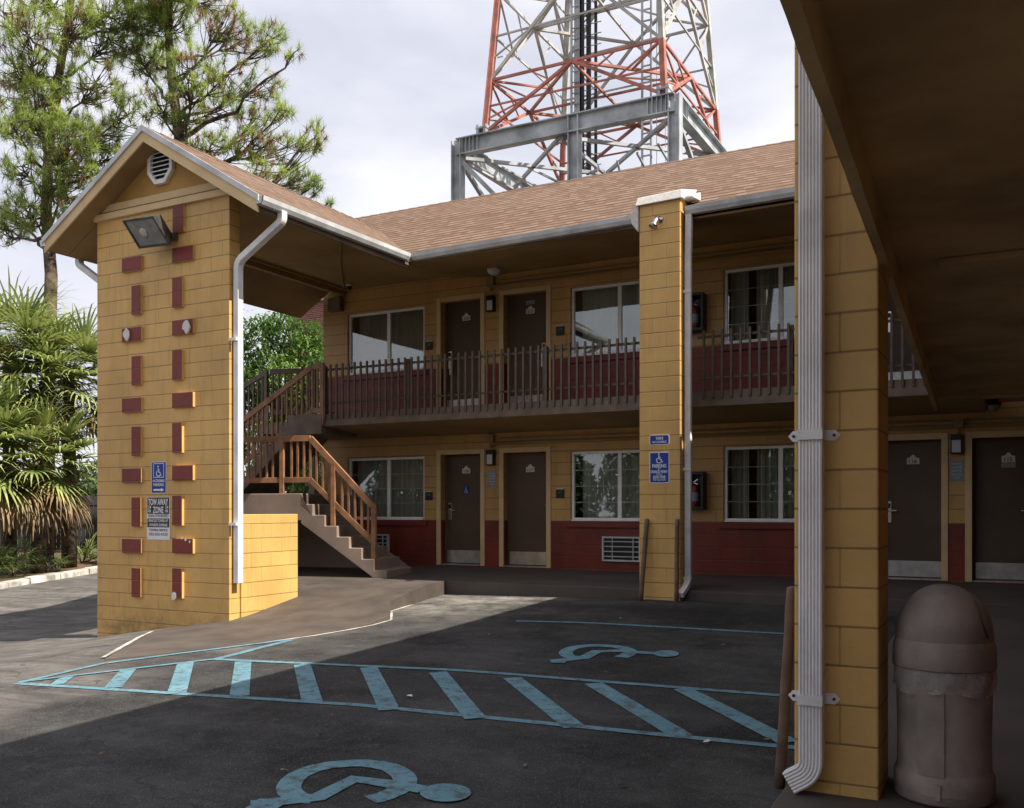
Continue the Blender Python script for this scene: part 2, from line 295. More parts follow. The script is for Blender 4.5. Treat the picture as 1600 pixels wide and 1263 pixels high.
# ---------------------------------------------------------------- mesh builder
class MB:
    def __init__(s): s.v = []; s.f = []
    def quad(s, a, b, c, d): n = len(s.v); s.v += [tuple(a), tuple(b), tuple(c), tuple(d)]; s.f.append((n, n+1, n+2, n+3)); return s
    def poly(s, pts): n = len(s.v); s.v += [tuple(p) for p in pts]; s.f.append(tuple(range(n, n+len(pts)))); return s
    def hexa(s, p):
        n = len(s.v); s.v += [tuple(q) for q in p]
        for f in ((0,3,2,1),(4,5,6,7),(0,1,5,4),(1,2,6,5),(2,3,7,6),(3,0,4,7)): s.f.append(tuple(n+i for i in f))
        return s
    def box(s, x0, x1, y0, y1, z0, z1):
        return s.hexa([(x0,y0,z0),(x1,y0,z0),(x1,y1,z0),(x0,y1,z0),(x0,y0,z1),(x1,y0,z1),(x1,y1,z1),(x0,y1,z1)])
    def prism(s, pts, d):                          # pts: 3D outline (ordered), d: offset vector
        n = len(s.v); k = len(pts); d = Vector(d)
        s.v += [tuple(p) for p in pts] + [tuple(Vector(p) + d) for p in pts]
        s.f.append(tuple(range(n+k-1, n-1, -1))); s.f.append(tuple(range(n+k, n+2*k)))
        for i in range(k): j = (i+1) % k; s.f.append((n+i, n+j, n+k+j, n+k+i))
        return s
    def bar(s, a, b, w, h, up=(0,0,1)):            # rectangular bar from a to b
        a, b = Vector(a), Vector(b); d = (b - a).normalized(); up = Vector(up)
        if abs(d.dot(up)) > .95: up = Vector((0, 1, 0))
        sd = d.cross(up).normalized() * (w/2); u = sd.normalized().cross(d).normalized() * (h/2)
        return s.hexa([a-sd-u, a+sd-u, b+sd-u, b-sd-u, a-sd+u, a+sd+u, b+sd+u, b-sd+u])
    def tube(s, pts, rads, n=8, caps=True):
        pts = [Vector(p) for p in pts]; base_ = len(s.v)
        if isinstance(rads, (int, float)): rads = [rads]*len(pts)
        ref = None
        for i, p in enumerate(pts):
            d = (pts[min(i+1, len(pts)-1)] - pts[max(i-1, 0)]).normalized()
            if ref is None: ref = Vector((1,0,0)) if abs(d.x) < .8 else Vector((0,1,0))
            a = (ref - d*ref.dot(d)).normalized(); ref = a; b = d.cross(a)
            for k in range(n):
                w = 2*math.pi*k/n; s.v.append(tuple(p + (a*math.cos(w) + b*math.sin(w))*rads[i]))
        for i in range(len(pts)-1):
            for k in range(n):
                k2 = (k+1) % n; s.f.append((base_+i*n+k, base_+i*n+k2, base_+(i+1)*n+k2, base_+(i+1)*n+k))
        if caps: s.f.append(tuple(base_+k for k in range(n-1, -1, -1))); s.f.append(tuple(base_+(len(pts)-1)*n+k for k in range(n)))
        return s
    def sweep(s, pts, prof, ref=(0,0,1)):          # closed profile [(a,b)] along pts
        pts = [Vector(p) for p in pts]; base_ = len(s.v); n = len(prof); ref = Vector(ref)
        for i, p in enumerate(pts):
            d0 = (pts[i] - pts[i-1]).normalized() if i else (pts[1]-pts[0]).normalized()
            d1 = (pts[i+1] - pts[i]).normalized() if i < len(pts)-1 else d0
            d = (d0 + d1).normalized(); a = ref.normalized(); b = d0.cross(a).normalized(); b1 = d1.cross(a).normalized()
            bb = (b + b1).normalized(); k = 1 / max(.3, bb.dot(b))
            for (x, y) in prof: s.v.append(tuple(p + a*x + bb*y*k))
        for i in range(len(pts)-1):
            for k in range(n):
                k2 = (k+1) % n; s.f.append((base_+i*n+k, base_+i*n+k2, base_+(i+1)*n+k2, base_+(i+1)*n+k))
        s.f.append(tuple(base_+k for k in range(n-1, -1, -1))); s.f.append(tuple(base_+(len(pts)-1)*n+k for k in range(n)))
        return s
    def lathe(s, prof, n=48, c=(0,0,0)):
        b = len(s.v)
        for r, z in prof:
            for k in range(n): w = 2*math.pi*k/n; s.v.append((c[0]+r*math.cos(w), c[1]+r*math.sin(w), c[2]+z))
        for i in range(len(prof)-1):
            for k in range(n): k2 = (k+1) % n; s.f.append((b+i*n+k, b+i*n+k2, b+(i+1)*n+k2, b+(i+1)*n+k))
        return s
    def build(s, name, mat, parent=None, smooth=False, bevel=0, origin=None, recalc=True):
        me = bpy.data.meshes.new(name)
        org = Vector(origin) if origin is not None else Vector((0, 0, 0))
        me.from_pydata([tuple(Vector(v) - org) for v in s.v], [], s.f)
        if recalc:
            import bmesh
            bm = bmesh.new(); bm.from_mesh(me); bmesh.ops.recalc_face_normals(bm, faces=bm.faces); bm.to_mesh(me); bm.free()
        me.materials.append(M[mat] if isinstance(mat, str) else mat)
        if smooth:
            for p_ in me.polygons: p_.use_smooth = True
        o = bpy.data.objects.new(name, me); C.objects.link(o); o.location = org
        if parent is not None:
            o.parent = parent; o.location = org - wloc(parent)
        if bevel:
            b = o.modifiers.new('bevel', 'BEVEL'); b.width = bevel; b.segments = 2; b.limit_method = 'ANGLE'; b.harden_normals = False
        return o
def wloc(o):
    l = Vector(o.location)
    while o.parent: o = o.parent; l += Vector(o.location)
    return l
def empty(name, loc): o = bpy.data.objects.new(name, None); o.empty_display_size = .3; C.objects.link(o); o.location = loc; return o
def tag(o, label, cat, group=None):
    o['label'] = label; o['category'] = cat
    if group: o['group'] = group
    return o
def struct(o): o['kind'] = 'structure'; return o
def text_mesh(body, size, mat, name, parent, org, ex, ez, width=None, align='CENTER', bold=0, ext=.0006):
    """lettering as a thin mesh in the plane spanned by ex (reading direction) and ez (up)"""
    cu = bpy.data.curves.new(name, 'FONT'); cu.body = body; cu.size = size; cu.align_x = align; cu.extrude = ext; cu.offset = bold; cu.resolution_u = 3
    tmp = bpy.data.objects.new(name, cu); C.objects.link(tmp)
    me = bpy.data.meshes.new_from_object(tmp.evaluated_get(bpy.context.evaluated_depsgraph_get()))
    bpy.data.objects.remove(tmp); bpy.data.curves.remove(cu)
    xs = [v.co.x for v in me.vertices]; sc = 1
    if width and xs: sc = width / (max(xs) - min(xs))
    cx = (max(xs) + min(xs)) / 2 if align == 'CENTER' else 0
    ex, ez = Vector(ex).normalized(), Vector(ez).normalized(); ny = ex.cross(ez)
    for v in me.vertices:
        x, y, z = v.co; v.co = ex * ((x - cx) * sc) + ez * y + ny * (z)
    me.materials.append(M[mat])
    o = bpy.data.objects.new(name, me); C.objects.link(o); o.location = Vector(org)
    if parent is not None: o.parent = parent; o.location = Vector(org) - wloc(parent)
    return o

# ================================================================ GROUND
def cuts(lo, hi, fine0, fine1, st):
    a = [lo]; 
    x = fine0
    far = [lo + (fine0 - lo) * k / 10 for k in range(10)]
    mid = []
    while x < fine1 - 1e-6: mid.append(x); x += st
    far2 = [fine1 + (hi - fine1) * (k / 10) ** 1.5 for k in range(11)]
    return far + mid + far2
xs = sorted(set(cuts(-400, 400, -24, 2, .5) + [k[0] for k in KG])); ys = sorted(set(cuts(-300, 500, -10, 25, .5)))
g = MB()
for y in ys:
    for x in xs: g.v.append((x, y, gz(x, y)))
nx = len(xs)
for j in range(len(ys)-1):
    for i in range(nx-1): a = j*nx+i; g.f.append((a, a+1, a+nx+1, a+nx))
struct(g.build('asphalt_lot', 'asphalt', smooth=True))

# planting bed on the far left, with its worn kerb
def kx(Y): return -22.34 + (Y - 14.9) * (-.93 / 3.5)
b = MB(); ny = 40
for j in range(ny+1):
    Y = 6 + j * 1.6
    for i in range(8):
        X = kx(Y) - .28 - (i / 7) ** 1.6 * 70
        b.v.append((X, Y, gz(X, Y) + .13 + .10 * min(1, i / 3)))
for j in range(ny):
    for i in range(7): a = j*8+i; b.f.append((a, a+1, a+9, a+8))
struct(b.build('planting_bed', 'bed', smooth=True))
kb = MB(); rnd = random.Random(4)
Y = 8.0
while Y < 40:
    ln = 1.15 + rnd.uniform(-.1, .1); h = .15 + rnd.uniform(-.015, .015)
    for k in range(3):
        a, c2 = Y + ln * k / 3, Y + ln * (k+1) / 3 - (.03 if k == 2 else 0)
        j1 = rnd.uniform(-.012, .012)
        kb.hexa([(kx(a)+.0, a, gz(kx(a), a)-.1), (kx(c2), c2, gz(kx(c2), c2)-.1), (kx(c2)-.3, c2, gz(kx(c2), c2)-.1), (kx(a)-.3, a, gz(kx(a), a)-.1),
                 (kx(a)-.02+j1, a, gz(kx(a), a)+h), (kx(c2)-.02+j1, c2, gz(kx(c2), c2)+h), (kx(c2)-.29, c2, gz(kx(c2), c2)+h+.01), (kx(a)-.29, a, gz(kx(a), a)+h+.01)])
    Y += ln
struct(kb.build('kerb', 'kerb_white', bevel=.015))

# brown painted ramp between the lot and the walkway
lower = [(-8.46, 6.8), (-8.2, 7.1), (-7.94, 7.51), (-7.7, 7.9), (-7.49, 8.43), (-7.32, 8.8), (-7.21, 9.26), (-7.14, 9.7), (-7.16, 10.11), (-7.5, 10.6), (-7.66, 10.83), (-7.75, 11.5), (-7.85, 12.1), (-7.9, 12.66)]
upper = [(-10.25, 9.0), (-10.1, 9.30), (-9.95, 9.50), (-9.75, 9.56), (-9.6, 9.56), (-9.42, 9.62), (-9.40, 10.0), (-9.40, 10.5), (-9.40, 10.95), (-9.9, 11.0), (-10.6, 11.1), (-11.6, 11.3), (-12.4, 12.0), (-12.9, 12.66)]
r = MB(); nv = 14
for k in range(len(lower)):
    (x0, y0), (x1, y1) = lower[k], upper[k]
    for i in range(nv+1):
        s_ = i / nv; X = x0 + (x1-x0)*s_; Y = y0 + (y1-y0)*s_; e0 = min(1, s_ * nv / 1.0)
        lip = .012 if k < 9 else .012 + .0 
        r.v.append((X, Y, rz(X, Y) + lip))
    X, Y = x0, y0; r.v.append((X, Y, gz(X, Y) - .05))
w1 = nv + 2
for k in range(len(lower)-1):
    for i in range(nv): a = k*w1+i; r.f.append((a, a+1, a+w1+1, a+w1))
    r.f.append((k*w1+nv+1, k*w1, (k+1)*w1, (k+1)*w1+nv+1))
struct(r.build('ramp', 'ramp_brown'))
# bare pale edge where the ramp paint stops
ed = MB()
def strip_line(mb, pts, w, dz, zf=gz, cap=False):
    P = []
    for (a, b2) in zip(pts, pts[1:]):
        a, b2 = Vector(a), Vector(b2); n = max(1, int((b2-a).length / .2))
        for k in range(n): P.append(a + (b2-a)*k/n)
    P.append(Vector(pts[-1])); n0 = len(mb.v)
    for i, p_ in enumerate(P):
        d = (P[min(i+1, len(P)-1)] - P[max(i-1, 0)]).normalized(); q = Vector((-d.y, d.x)) * w/2
        if callable(w): q = q
        for s2 in (-1, 1): X, Y = p_ + q*s2; mb.v.append((X, Y, zf(X, Y) + dz))
    for i in range(len(P)-1): a = n0+2*i; mb.f.append((a, a+1, a+3, a+2))
strip_line(ed, [Vector(p_) + Vector((.03, -.03)) for p_ in lower[3:12]], .045, .006)
strip_line(ed, [(-10.25, 9.0), (-9.4, 8.0), (-8.6, 6.9)], .05, .0165, rz)
struct(ed.build('ramp_edge', 'kerb_white'))

# main walkway, and the walkway the camera stands beside
wk = MB()
wk.hexa([(-13.2, 12.66, -1.6), (1.0, 12.66, -1.6), (1.0, 15.0, -1.6), (-13.2, 15.0, -1.6), (-13.2, 12.66, -1.118), (1.0, 12.66, -1.118), (1.0, 15.0, -1.05), (-13.2, 15.0, -1.05)])
struct(wk.build('main_walkway', 'concrete_brown', bevel=.012))
wk = MB(); zw = lambda Y: -1.48 + .0425 * (Y - 5.2)
wk.hexa([(-1.10, -6, -2.4), (1.0, -6, -2.4), (1.0, 12.655, -1.9), (-1.10, 12.655, -1.9), (-1.10, -6, zw(-6)), (1.0, -6, zw(-6)), (1.0, 12.655, zw(12.655)), (-1.10, 12.655, zw(12.655))])
struct(wk.build('side_walkway', 'concrete_brown', bevel=.012))

# ================================================================ ROAD MARKINGS
def gpx(x, y):
    a = ray(x, y); k = 1.0
    while a.z * k > gz(a.x*k, a.y*k): k += .01
    return Vector((a.x*k, a.y*k))
def marks(name, lines, label=None):
    mb = MB()
    for i, (pts, w) in enumerate(lines): strip_line(mb, [gpx(*p_) if isinstance(p_, tuple) else p_ for p_ in pts], w, .0055 + .0012 * (i % 4))
    return mb
mb = marks('m', [([(25, 1069), (1245, 1170)], .085), ([(336, 1031), (1245, 1090)], .085), ([(30, 1068), (160, 1038), (456, 1000)], .085), ([(48, 1065), (336, 1031)], .07), ([(336, 1031), (458, 1000)], .10),
    ([(105, 1059), (88, 1071)], .12), ([(200, 1048), (176, 1076)], .15), ([(290, 1037), (276, 1085)], .16), ([(380, 1034), (374, 1089)], .16), ([(472, 1039), (488, 1098)], .16), ([(576, 1044), (608, 1111)], .16),
    ([(684, 1052), (743, 1125)], .16), ([(800, 1060), (898, 1138)], .16), ([(927, 1069), (1066, 1152)], .16), ([(1066, 1078), (1232, 1162)], .16)])
struct(mb.build('access_aisle_marking', 'marking_blue', recalc=False))
mb = marks('m', [([(807, 971), (1240, 992)], .085)]); struct(mb.build('parking_line_marking', 'marking_blue', recalc=False))
def isa(ring, leg, neck, head, foot):
    mb = marks('m', [(ring, .14), (leg, .135), (neck, .12), (foot, .16)])
    c0 = gpx(*head[0]); ex = gpx(*head[1]) - c0; ey = gpx(*head[2]) - c0; n = len(mb.v)
    mb.v.append((c0.x, c0.y, gz(*c0) + .011))
    for k in range(28):
        w = 2*math.pi*k/28; q = c0 + ex*math.cos(w) + ey*math.sin(w); mb.v.append((q.x, q.y, gz(*q) + .011))
    for k in range(28): mb.f.append((n, n+1+k, n+1+(k+1) % 28))
    return mb
def smooth_px(pts, n=5):
    o_ = []
    for i in range(len(pts)-1):
        p0, p1, p2, p3 = pts[max(0, i-1)], pts[i], pts[i+1], pts[min(len(pts)-1, i+2)]
        for k in range(n):
            t_ = k/n; o_.append(tuple(.5*((2*p1[j]) + (-p0[j]+p2[j])*t_ + (2*p0[j]-5*p1[j]+4*p2[j]-p3[j])*t_*t_ + (-p0[j]+3*p1[j]-3*p2[j]+p3[j])*t_**3) for j in (0, 1)))
    return o_ + [pts[-1]]
near = isa(smooth_px([(488, 1251), (462, 1246), (451, 1232), (466, 1213), (505, 1199), (560, 1194), (606, 1200), (631, 1215), (629, 1231), (608, 1243), (578, 1252)]),
           [(392, 1260), (497, 1248), (553, 1219), (622, 1229)], [(615, 1227), (662, 1236)], [(696, 1242), (736, 1243), (700, 1228)], [(394, 1259), (440, 1262)])
struct(near.build('wheelchair_symbol_marking', 'marking_blue', recalc=False))
far = isa(smooth_px([(905, 1029), (890, 1027), (884, 1021), (893, 1014), (918, 1010), (948, 1010), (972, 1013), (985, 1019), (980, 1024), (970, 1028)], 4),
          [(862, 1034), (912, 1029), (932, 1019), (980, 1018)], [(982, 1020), (1024, 1022)], [(1041, 1023), (1061, 1023.5), (1042, 1018)], [(862, 1034), (885, 1035)])
struct(far.build('wheelchair_symbol_marking', 'marking_blue', recalc=False))

# ================================================================ MOTEL
BL = Vector((-6, 15, -1.1)); motel = empty('motel_building', BL)
tag(motel, 'mustard and maroon two storey block motel with brown shingle roof and gabled entrance pylon', 'building')
DZ = 2.83
WIN = [(-11.64, -9.84), (-6.83, -5.05), (-4.15, -2.37), (.80, 2.58)]
DOOR = [(-9.56, -8.53), (-8.23, -7.20), (-1.90, -.88), (-.66, .37)]
YF = 15.0
# facade with real openings
ops = []
for fl in (0, 1):
    for a, b2 in WIN: ops.append((a, b2, -.205 + fl*DZ, 1.0 + fl*DZ))
    for a, b2 in DOOR: ops.append((a+.08, b2-.08, -1.03 + fl*(DZ-.03), 1.02 + fl*DZ))
fx = sorted({-12.24, 3.2} | {o_[0] for o_ in ops} | {o_[1] for o_ in ops}); fz_ = sorted({-1.6, 4.35} | {o_[2] for o_ in ops} | {o_[3] for o_ in ops})
w = MB()
def inop(x, z): return any(a < x < b2 and c_ < z < d for a, b2, c_, d in ops)
for i in range(len(fx)-1):
    for j in range(len(fz_)-1):
        if not inop((fx[i]+fx[i+1])/2, (fz_[j]+fz_[j+1])/2):
            w.quad((fx[i], YF, fz_[j]), (fx[i+1], YF, fz_[j]), (fx[i+1], YF, fz_[j+1]), (fx[i], YF, fz_[j+1]))
for a, b2, c_, d in ops:
    w.quad((a, YF, c_), (a, YF+.22, c_), (a, YF+.22, d), (a, YF, d)); w.quad((b2, YF+.22, c_), (b2, YF, c_), (b2, YF, d), (b2, YF+.22, d))
    w.quad((a, YF, d), (a, YF+.22, d), (b2, YF+.22, d), (b2, YF, d)); w.quad((a, YF+.22, c_), (a, YF, c_), (b2, YF, c_), (b2, YF+.22, c_))
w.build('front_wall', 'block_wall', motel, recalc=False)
w = MB()   # end wall, rear wall, gable end
w.prism([(-12.238, 15.004, -1.9), (-12.238, 21.6, -1.9), (-12.238, 21.6, 4.35), (-12.238, 16.2, 6.0), (-12.238, 15.004, 5.2)], (.2, 0, 0))
w.box(-12.04, 12, 21.4, 21.6, -1.9, 4.35)
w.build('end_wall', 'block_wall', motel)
w = MB()
for z in (-1.2, 1.64, 4.3): w.box(-12.03, 3.2, 15.23, 21.39, z-.1, z)
for x in (-8.38, -4.6, -.77): w.box(x-.06, x+.06, 15.23, 21.39, -1.19, 4.2)
w.build('room_interior', 'room_dark', motel)
# side wing beside the camera: unseen room wall, ended short to let light in
w = MB(); w.box(1.0, 1.2, 1.3, 15.0, -2.4, 4.3); w.box(1.2, 12, 1.3, 1.5, -2.4, 4.3); w.build('wing_wall', 'block_wall', motel)

# doors and windows
NUM = {(0, 0): '118', (0, 1): '117', (0, 2): '116', (0, 3): '115', (1, 0): '218', (1, 1): '217', (1, 2): '216', (1, 3): '215'}
HAND = {0: 'L', 1: 'R', 2: 'L', 3: 'R'}
def make_door(fl, i):
    a, b2 = DOOR[i]; dz = fl*DZ; zb = -1.03 + fl*(DZ-.03); zt = 1.10 + dz
    sc = MB(); sc.box(a+.08, b2-.08, YF+.16, YF+.2, zb+.02, 1.02+dz)
    leaf = sc.build('door', 'door_brown', motel)
    fr_ = MB(); fr_.box(a, a+.09, YF-.022, YF+.012, zb, zt); fr_.box(b2-.09, b2, YF-.022, YF+.012, zb, zt); fr_.box(a+.09, b2-.09, YF-.022, YF+.012, zt-.09, zt)
    fr_.build('door_frame', 'cream', leaf, bevel=.006)
    k = MB(); k.box(a+.13, b2-.1, YF+.150, YF+.159, zb+.04, zb+.27); k.build('kick_plate', 'kick_metal', leaf)
    th_ = MB(); th_.box(a+.08, b2-.08, YF+.0, YF+.159, zb-.01, zb+.018); th_.build('threshold', 'kick_metal', leaf)
    hx = a+.20 if HAND[i] == 'L' else b2-.20
    if (fl, i) != (0, 1):
        h = MB(); h.box(hx-.045, hx+.045, YF+.135, YF+.159, -.20+dz, .12+dz); h.bar((hx, YF+.115, -.02+dz), (hx + (.12 if HAND[i]=='L' else -.12), YF+.115, -.02+dz), .02, .025)
        h.tube([(hx, YF+.14, -.02+dz), (hx, YF+.11, -.02+dz)], .014, 8); h.build('lock_handle', 'chrome', leaf, bevel=.004)
        h = MB(); h.box(hx-.03, hx+.03, YF+.128, YF+.134, .02+dz, .09+dz); h.build('card_reader', 'black_plastic', leaf)
    else:
        h = MB(); h.tube([(b2-.15, YF+.158, .06), (b2-.15, YF+.12, .06)], [.012, .012], 8); h.tube([(b2-.15, YF+.12, .06), (b2-.15, YF+.10, .06), (b2-.15, YF+.09, .06)], [.02, .024, .012], 10); h.build('door_knob', 'chrome', leaf, smooth=True)
    # house-shaped number plate
    cx = (a+b2)/2 + .03; cz = .74 + dz; y = YF+.157
    pl = MB(); pl.prism([(cx-.085, y, cz-.075), (cx+.085, y, cz-.075), (cx+.085, y, cz+.015), (cx+.045, y, cz+.02), (cx+.02, y, cz+.055), (cx, y, cz+.065), (cx-.02, y, cz+.055), (cx-.045, y, cz+.02), (cx-.085, y, cz+.015)], (0, -.008, 0))
    plate = pl.build('number_plate', 'plaque_white', leaf)
    text_mesh(NUM[(fl, i)], .078, 'sign_black', 'room_number', leaf, (cx, y-.0095, cz-.062), (1, 0, 0), (0, 0, 1), bold=.0015)
    if (fl, i) in ((0, 3), (1, 1)):
        q = MB(); zz = (cz-.15) if fl == 0 else (cz+.09)
        q.box(cx-.09, cx+.09, y-.006, y, zz, zz+.07); q.build('door_label', 'sign_grey', leaf)
    if (fl, i) == (0, 0):
        q = MB(); q.box(cx-.055, cx+.055, y-.006, y, cz-.46, cz-.32); bl = q.build('access_sticker', 'sign_blue', leaf)
        isa_sign(leaf, cx, y-.0075, cz-.39, .11)
    return leaf
def isa_sign(parent, cx, y, cz, s_, name='wheelchair_symbol'):
    """wheelchair emblem facing -Y, s_ = height"""
    q = MB(); T = .0006
    def st(pts, w_):
        for (x0, z0), (x1, z1) in zip(pts, pts[1:]):
            q.bar((cx+x0*s_, y, cz+z0*s_), (cx+x1*s_, y, cz+z1*s_), w_*s_, T*2, up=(0, 1, 0))
    ring = [(-.02+.25*math.cos(R(a_)), -.2+.25*math.sin(R(a_))) for a_ in range(125, 372, 19)]
    st(ring, .07); st([(-.05, .28), (-.03, -.08), (.17, -.10), (.26, -.36), (.36, -.32)], .085); st([(-.03, .08), (.14, .08)], .06)
    n = len(q.v); c_ = (cx-.05*s_, y-T, cz+.40*s_); q.v.append(c_)
    for k in range(14): a_ = 2*math.pi*k/14; q.v.append((c_[0]+.075*s_*math.cos(a_), c_[1], c_[2]+.075*s_*math.sin(a_)))
    for k in range(14): q.f.append((n, n+1+k, n+1+(k+1) % 14))
    return q.build(name, 'sign_white', parent, recalc=False)
def make_window(fl, i):
    a, b2 = WIN[i]; dz = fl*DZ; z0, z1 = -.205+dz, 1.0+dz; y0 = YF+.045; mid = (a+b2)/2 + (.05 if i == 0 else 0)
    f = MB(); fw = .05
    f.box(a+.003, a+fw, y0, y0+.06, z0+.003, z1-.003); f.box(b2-fw, b2-.003, y0, y0+.06, z0+.003, z1-.003)
    f.box(a+fw, b2-fw, y0, y0+.06, z1-fw, z1-.003); f.box(a+fw, b2-fw, y0-.012, y0+.06, z0+.003, z0+fw+.01); f.box(mid-.035, mid+.035, y0+.004, y0+.056, z0+fw+.01, z1-fw)
    f.box(a+.02, b2-.02, YF-.03, y0-.012, z0+.003, z0+.028)
    fr_ = f.build('window', 'white_paint', motel, bevel=.004)
    p_ = MB(); p_.quad((a+fw, y0+.03, z0+fw), (b2-fw, y0+.03, z0+fw), (b2-fw, y0+.03, z1-fw), (a+fw, y0+.03, z1-fw)); p_.build('pane', 'glass', fr_, recalc=False)
    if (fl, i) != (1, 0) and (fl, i) != (1, 1):
        g_ = MB(); cells = [(a+fw, mid-.035, 3), (mid+.035, b2-fw, 2 if i != 0 else 3)]
        for (xa, xb, n) in cells:
            for k in range(1, n): x = xa + (xb-xa)*k/n; g_.box(x-.007, x+.007, y0+.034, y0+.042, z0+fw+.01, z1-fw)
            for k in range(1, 4): z = z0+fw + (z1-z0-2*fw)*k/4; g_.box(xa, xb, y0+.0345, y0+.0415, z-.007, z+.007)
        g_.build('glazing_bars', 'white_paint', fr_)
    c_ = MB(); n = 90; yb = YF+.30
    rr = random.Random(i*7+fl)
    x0, x1 = a+.04, b2-.04
    spans = {0: [(x0, x1)], 1: [(x0+.05, x1)], 2: [(x0, x0+.3), (x0+.42, x1-.35)], 3: [(x0, x1)]}[i]
    for (sa, sb) in spans:
        n0 = len(c_.v); ph = rr.uniform(0, 6)
        for k in range(n+1):
            x = sa + (sb-sa)*k/n; y = yb + .028*math.sin(x*58+ph+.8*math.sin(x*9)) + .012*math.sin(x*131)
            c_.v += [(x, y, z0-.05), (x, y-.004, z1+.05)]
        for k in range(n): q_ = n0+2*k; c_.f.append((q_, q_+2, q_+3, q_+1))
    c_.build('curtain', 'curtain', fr_, smooth=True, recalc=False)
    s_ = MB(); s_.box(a-.06, b2+.06, YF-.045, YF+.001, z0-.105, z0-.004); s_.build('window_sill', 'red_block', fr_, bevel=.006)
for fl in (0, 1):
    for i in range(4): make_door(fl, i)
    for i in range(4): make_window(fl, i)

# roofs
SL = .612; ez = 4.02; RX = -10.72; rZ = ez + SL*(-8.62-RX); rY = 16.1; rZm = ez + SL*(rY-12.7)
def roofz(X, Y): return ez
r = MB(); th = Vector((0, 0, -.10))
wY = 12.7 + (-8.62-RX)
r.prism([(-8.62, 12.7, ez+.05), (-1.5, 12.7, ez+.17), (1.9, rY, rZm), (-12.9, rY, rZm), (-12.9, 12.7+.0, ez), (RX, wY, rZ)], th)
r.build('main_roof', 'shingle', motel)
r = MB()
for sgn, xe in ((1, -8.62), (-1, 2*RX+8.62)):
    r.prism([(xe, 9.28, ez), (xe, 12.7, ez+(.05 if sgn > 0 else 0)), (RX, wY, rZ), (RX, 9.28, rZ)], th)
r.build('entrance_roof', 'shingle', motel)
r = MB(); r.prism([(-12.9, rY, rZm), (12, rY, rZm), (12, 22.4, ez-.3), (-12.9, 22.4, ez-.3)], th)
r.prism([(-1.5, 1.0, ez), (-1.5, 12.7, ez), (1.9, rY, rZm), (3.5, rY, 7.0), (3.5, 1.0, 7.0)], th); r.prism([(3.5, 1.0, 7.0), (3.5, rY, 7.0), (12, rY, ez-1.8), (12, 1.0, ez-1.8)], th)
r.build('rear_roof', 'shingle', motel)
r = MB()      # ridge caps
k = 9.3
while k < 14.6: r.hexa([(RX-.13, k, rZ-.07), (RX+.13, k, rZ-.07), (RX+.13, k+.24, rZ-.075), (RX-.13, k+.24, rZ-.075), (RX-.02, k, rZ+.018), (RX+.02, k, rZ+.018), (RX+.02, k+.24, rZ+.008), (RX-.02, k+.24, rZ+.008)]); k += .24
r.build('ridge_cap', 'shingle', motel); r = MB(); k = -12.6
while k < 1.5: r.hexa([(k, rY-.13, rZm-.07), (k+.24, rY-.13, rZm-.075), (k+.24, rY+.13, rZm-.075), (k, rY+.13, rZm-.07), (k, rY-.02, rZm+.018), (k+.24, rY-.02, rZm+.008), (k+.24, rY+.02, rZm+.008), (k, rY+.02, rZm+.018)]); k += .24
r.build('ridge_cap', 'shingle', motel)
# soffits
s_ = MB(); T = Vector((0, 0, .03))
s_.prism([(-8.7, 12.74, 3.955), (3.0, 12.74, 4.06), (3.0, 15.0, 4.235), (-8.7, 15.0, 4.22)], T)
s_.prism([(-11.98, 12.745, 4.302), (-9.405, 12.745, 4.302), (-9.405, 15.0, 4.302), (-11.98, 15.0, 4.302)], T)
s_.prism([(-12.04, 9.76, 4.305), (-9.40, 9.76, 4.305), (-9.40, 12.74, 4.305), (-12.04, 12.74, 4.305)], T)
s_.prism([(-9.40, 9.63, 4.31), (-8.66, 9.63, 3.86), (-8.66, 12.8, 3.86), (-9.40, 12.8, 4.31)], T)
s_.prism([(-12.04, 9.63, 4.31), (-12.78, 9.63, 3.86), (-12.78, 14.95, 3.86), (-12.04, 14.95, 4.31)], T)
s_.prism([(-9.40, 12.81, 4.30), (-8.68, 12.76, 3.955), (-8.69, 15.0, 4.232), (-9.40, 15.0, 4.30)], T)
s_.build('soffit', 'soffit', motel)
s_ = MB()
for x in (-11.72, ): s_.box(x-.05, x+.05, 9.8, 14.98, 4.20, 4.303)
s_.tube([(-11.55, 9.9, 4.27), (-11.55, 14.9, 4.27)], .02)
s_.tube([(-11.5, 14.7, 4.285), (-10.4, 13.2, 4.285), (-9.6, 12.2, 4.285)], .012)
s_.build('ceiling_beam', 'soffit', motel)
# gable front: rake boards, drip edge, gable panel, trim boards
gy = 9.28
r = MB()
for sgn in (1, -1):
    xe = RX + sgn*2.10
    r.prism([(xe, gy-.03, ez-.02), (RX, gy-.03, rZ-.02), (RX, gy-.03, rZ-.20), (xe, gy-.03, ez-.20)], (0, .028, 0))
r.build('rake_board', 'cream', motel)
r = MB()
for sgn in (1, -1):
    xe = RX + sgn*2.13
    r.prism([(xe, gy-.055, ez+.02), (RX, gy-.055, rZ+.03), (RX, gy-.055, rZ-.055), (xe, gy-.055, ez-.06)], (0, .023, 0))
r.build('drip_edge', 'gutter_grey', motel)
r = MB()
for sgn in (1, -1):
    xe = RX + sgn*2.06
    r.prism([(xe, gy, ez-.16), (RX, gy, rZ-.17), (RX, 9.62, rZ-.17), (xe, 9.62, ez-.16)], (0, 0, .02))
r.build('rake_soffit', 'soffit', motel)
r = MB(); r.prism([(-12.25, 9.60, 4.30), (-9.2, 9.60, 4.30), (RX, 9.60, rZ-.15)], (0, .14, 0)); r.build('gable_panel', 'gable_ochre', motel)
r = MB(); r.box(-12.08, -9.40, 9.52, 9.60, 4.25, 4.345); r.box(-12.10, -9.42, 9.562, 9.60, 4.375, 4.48)
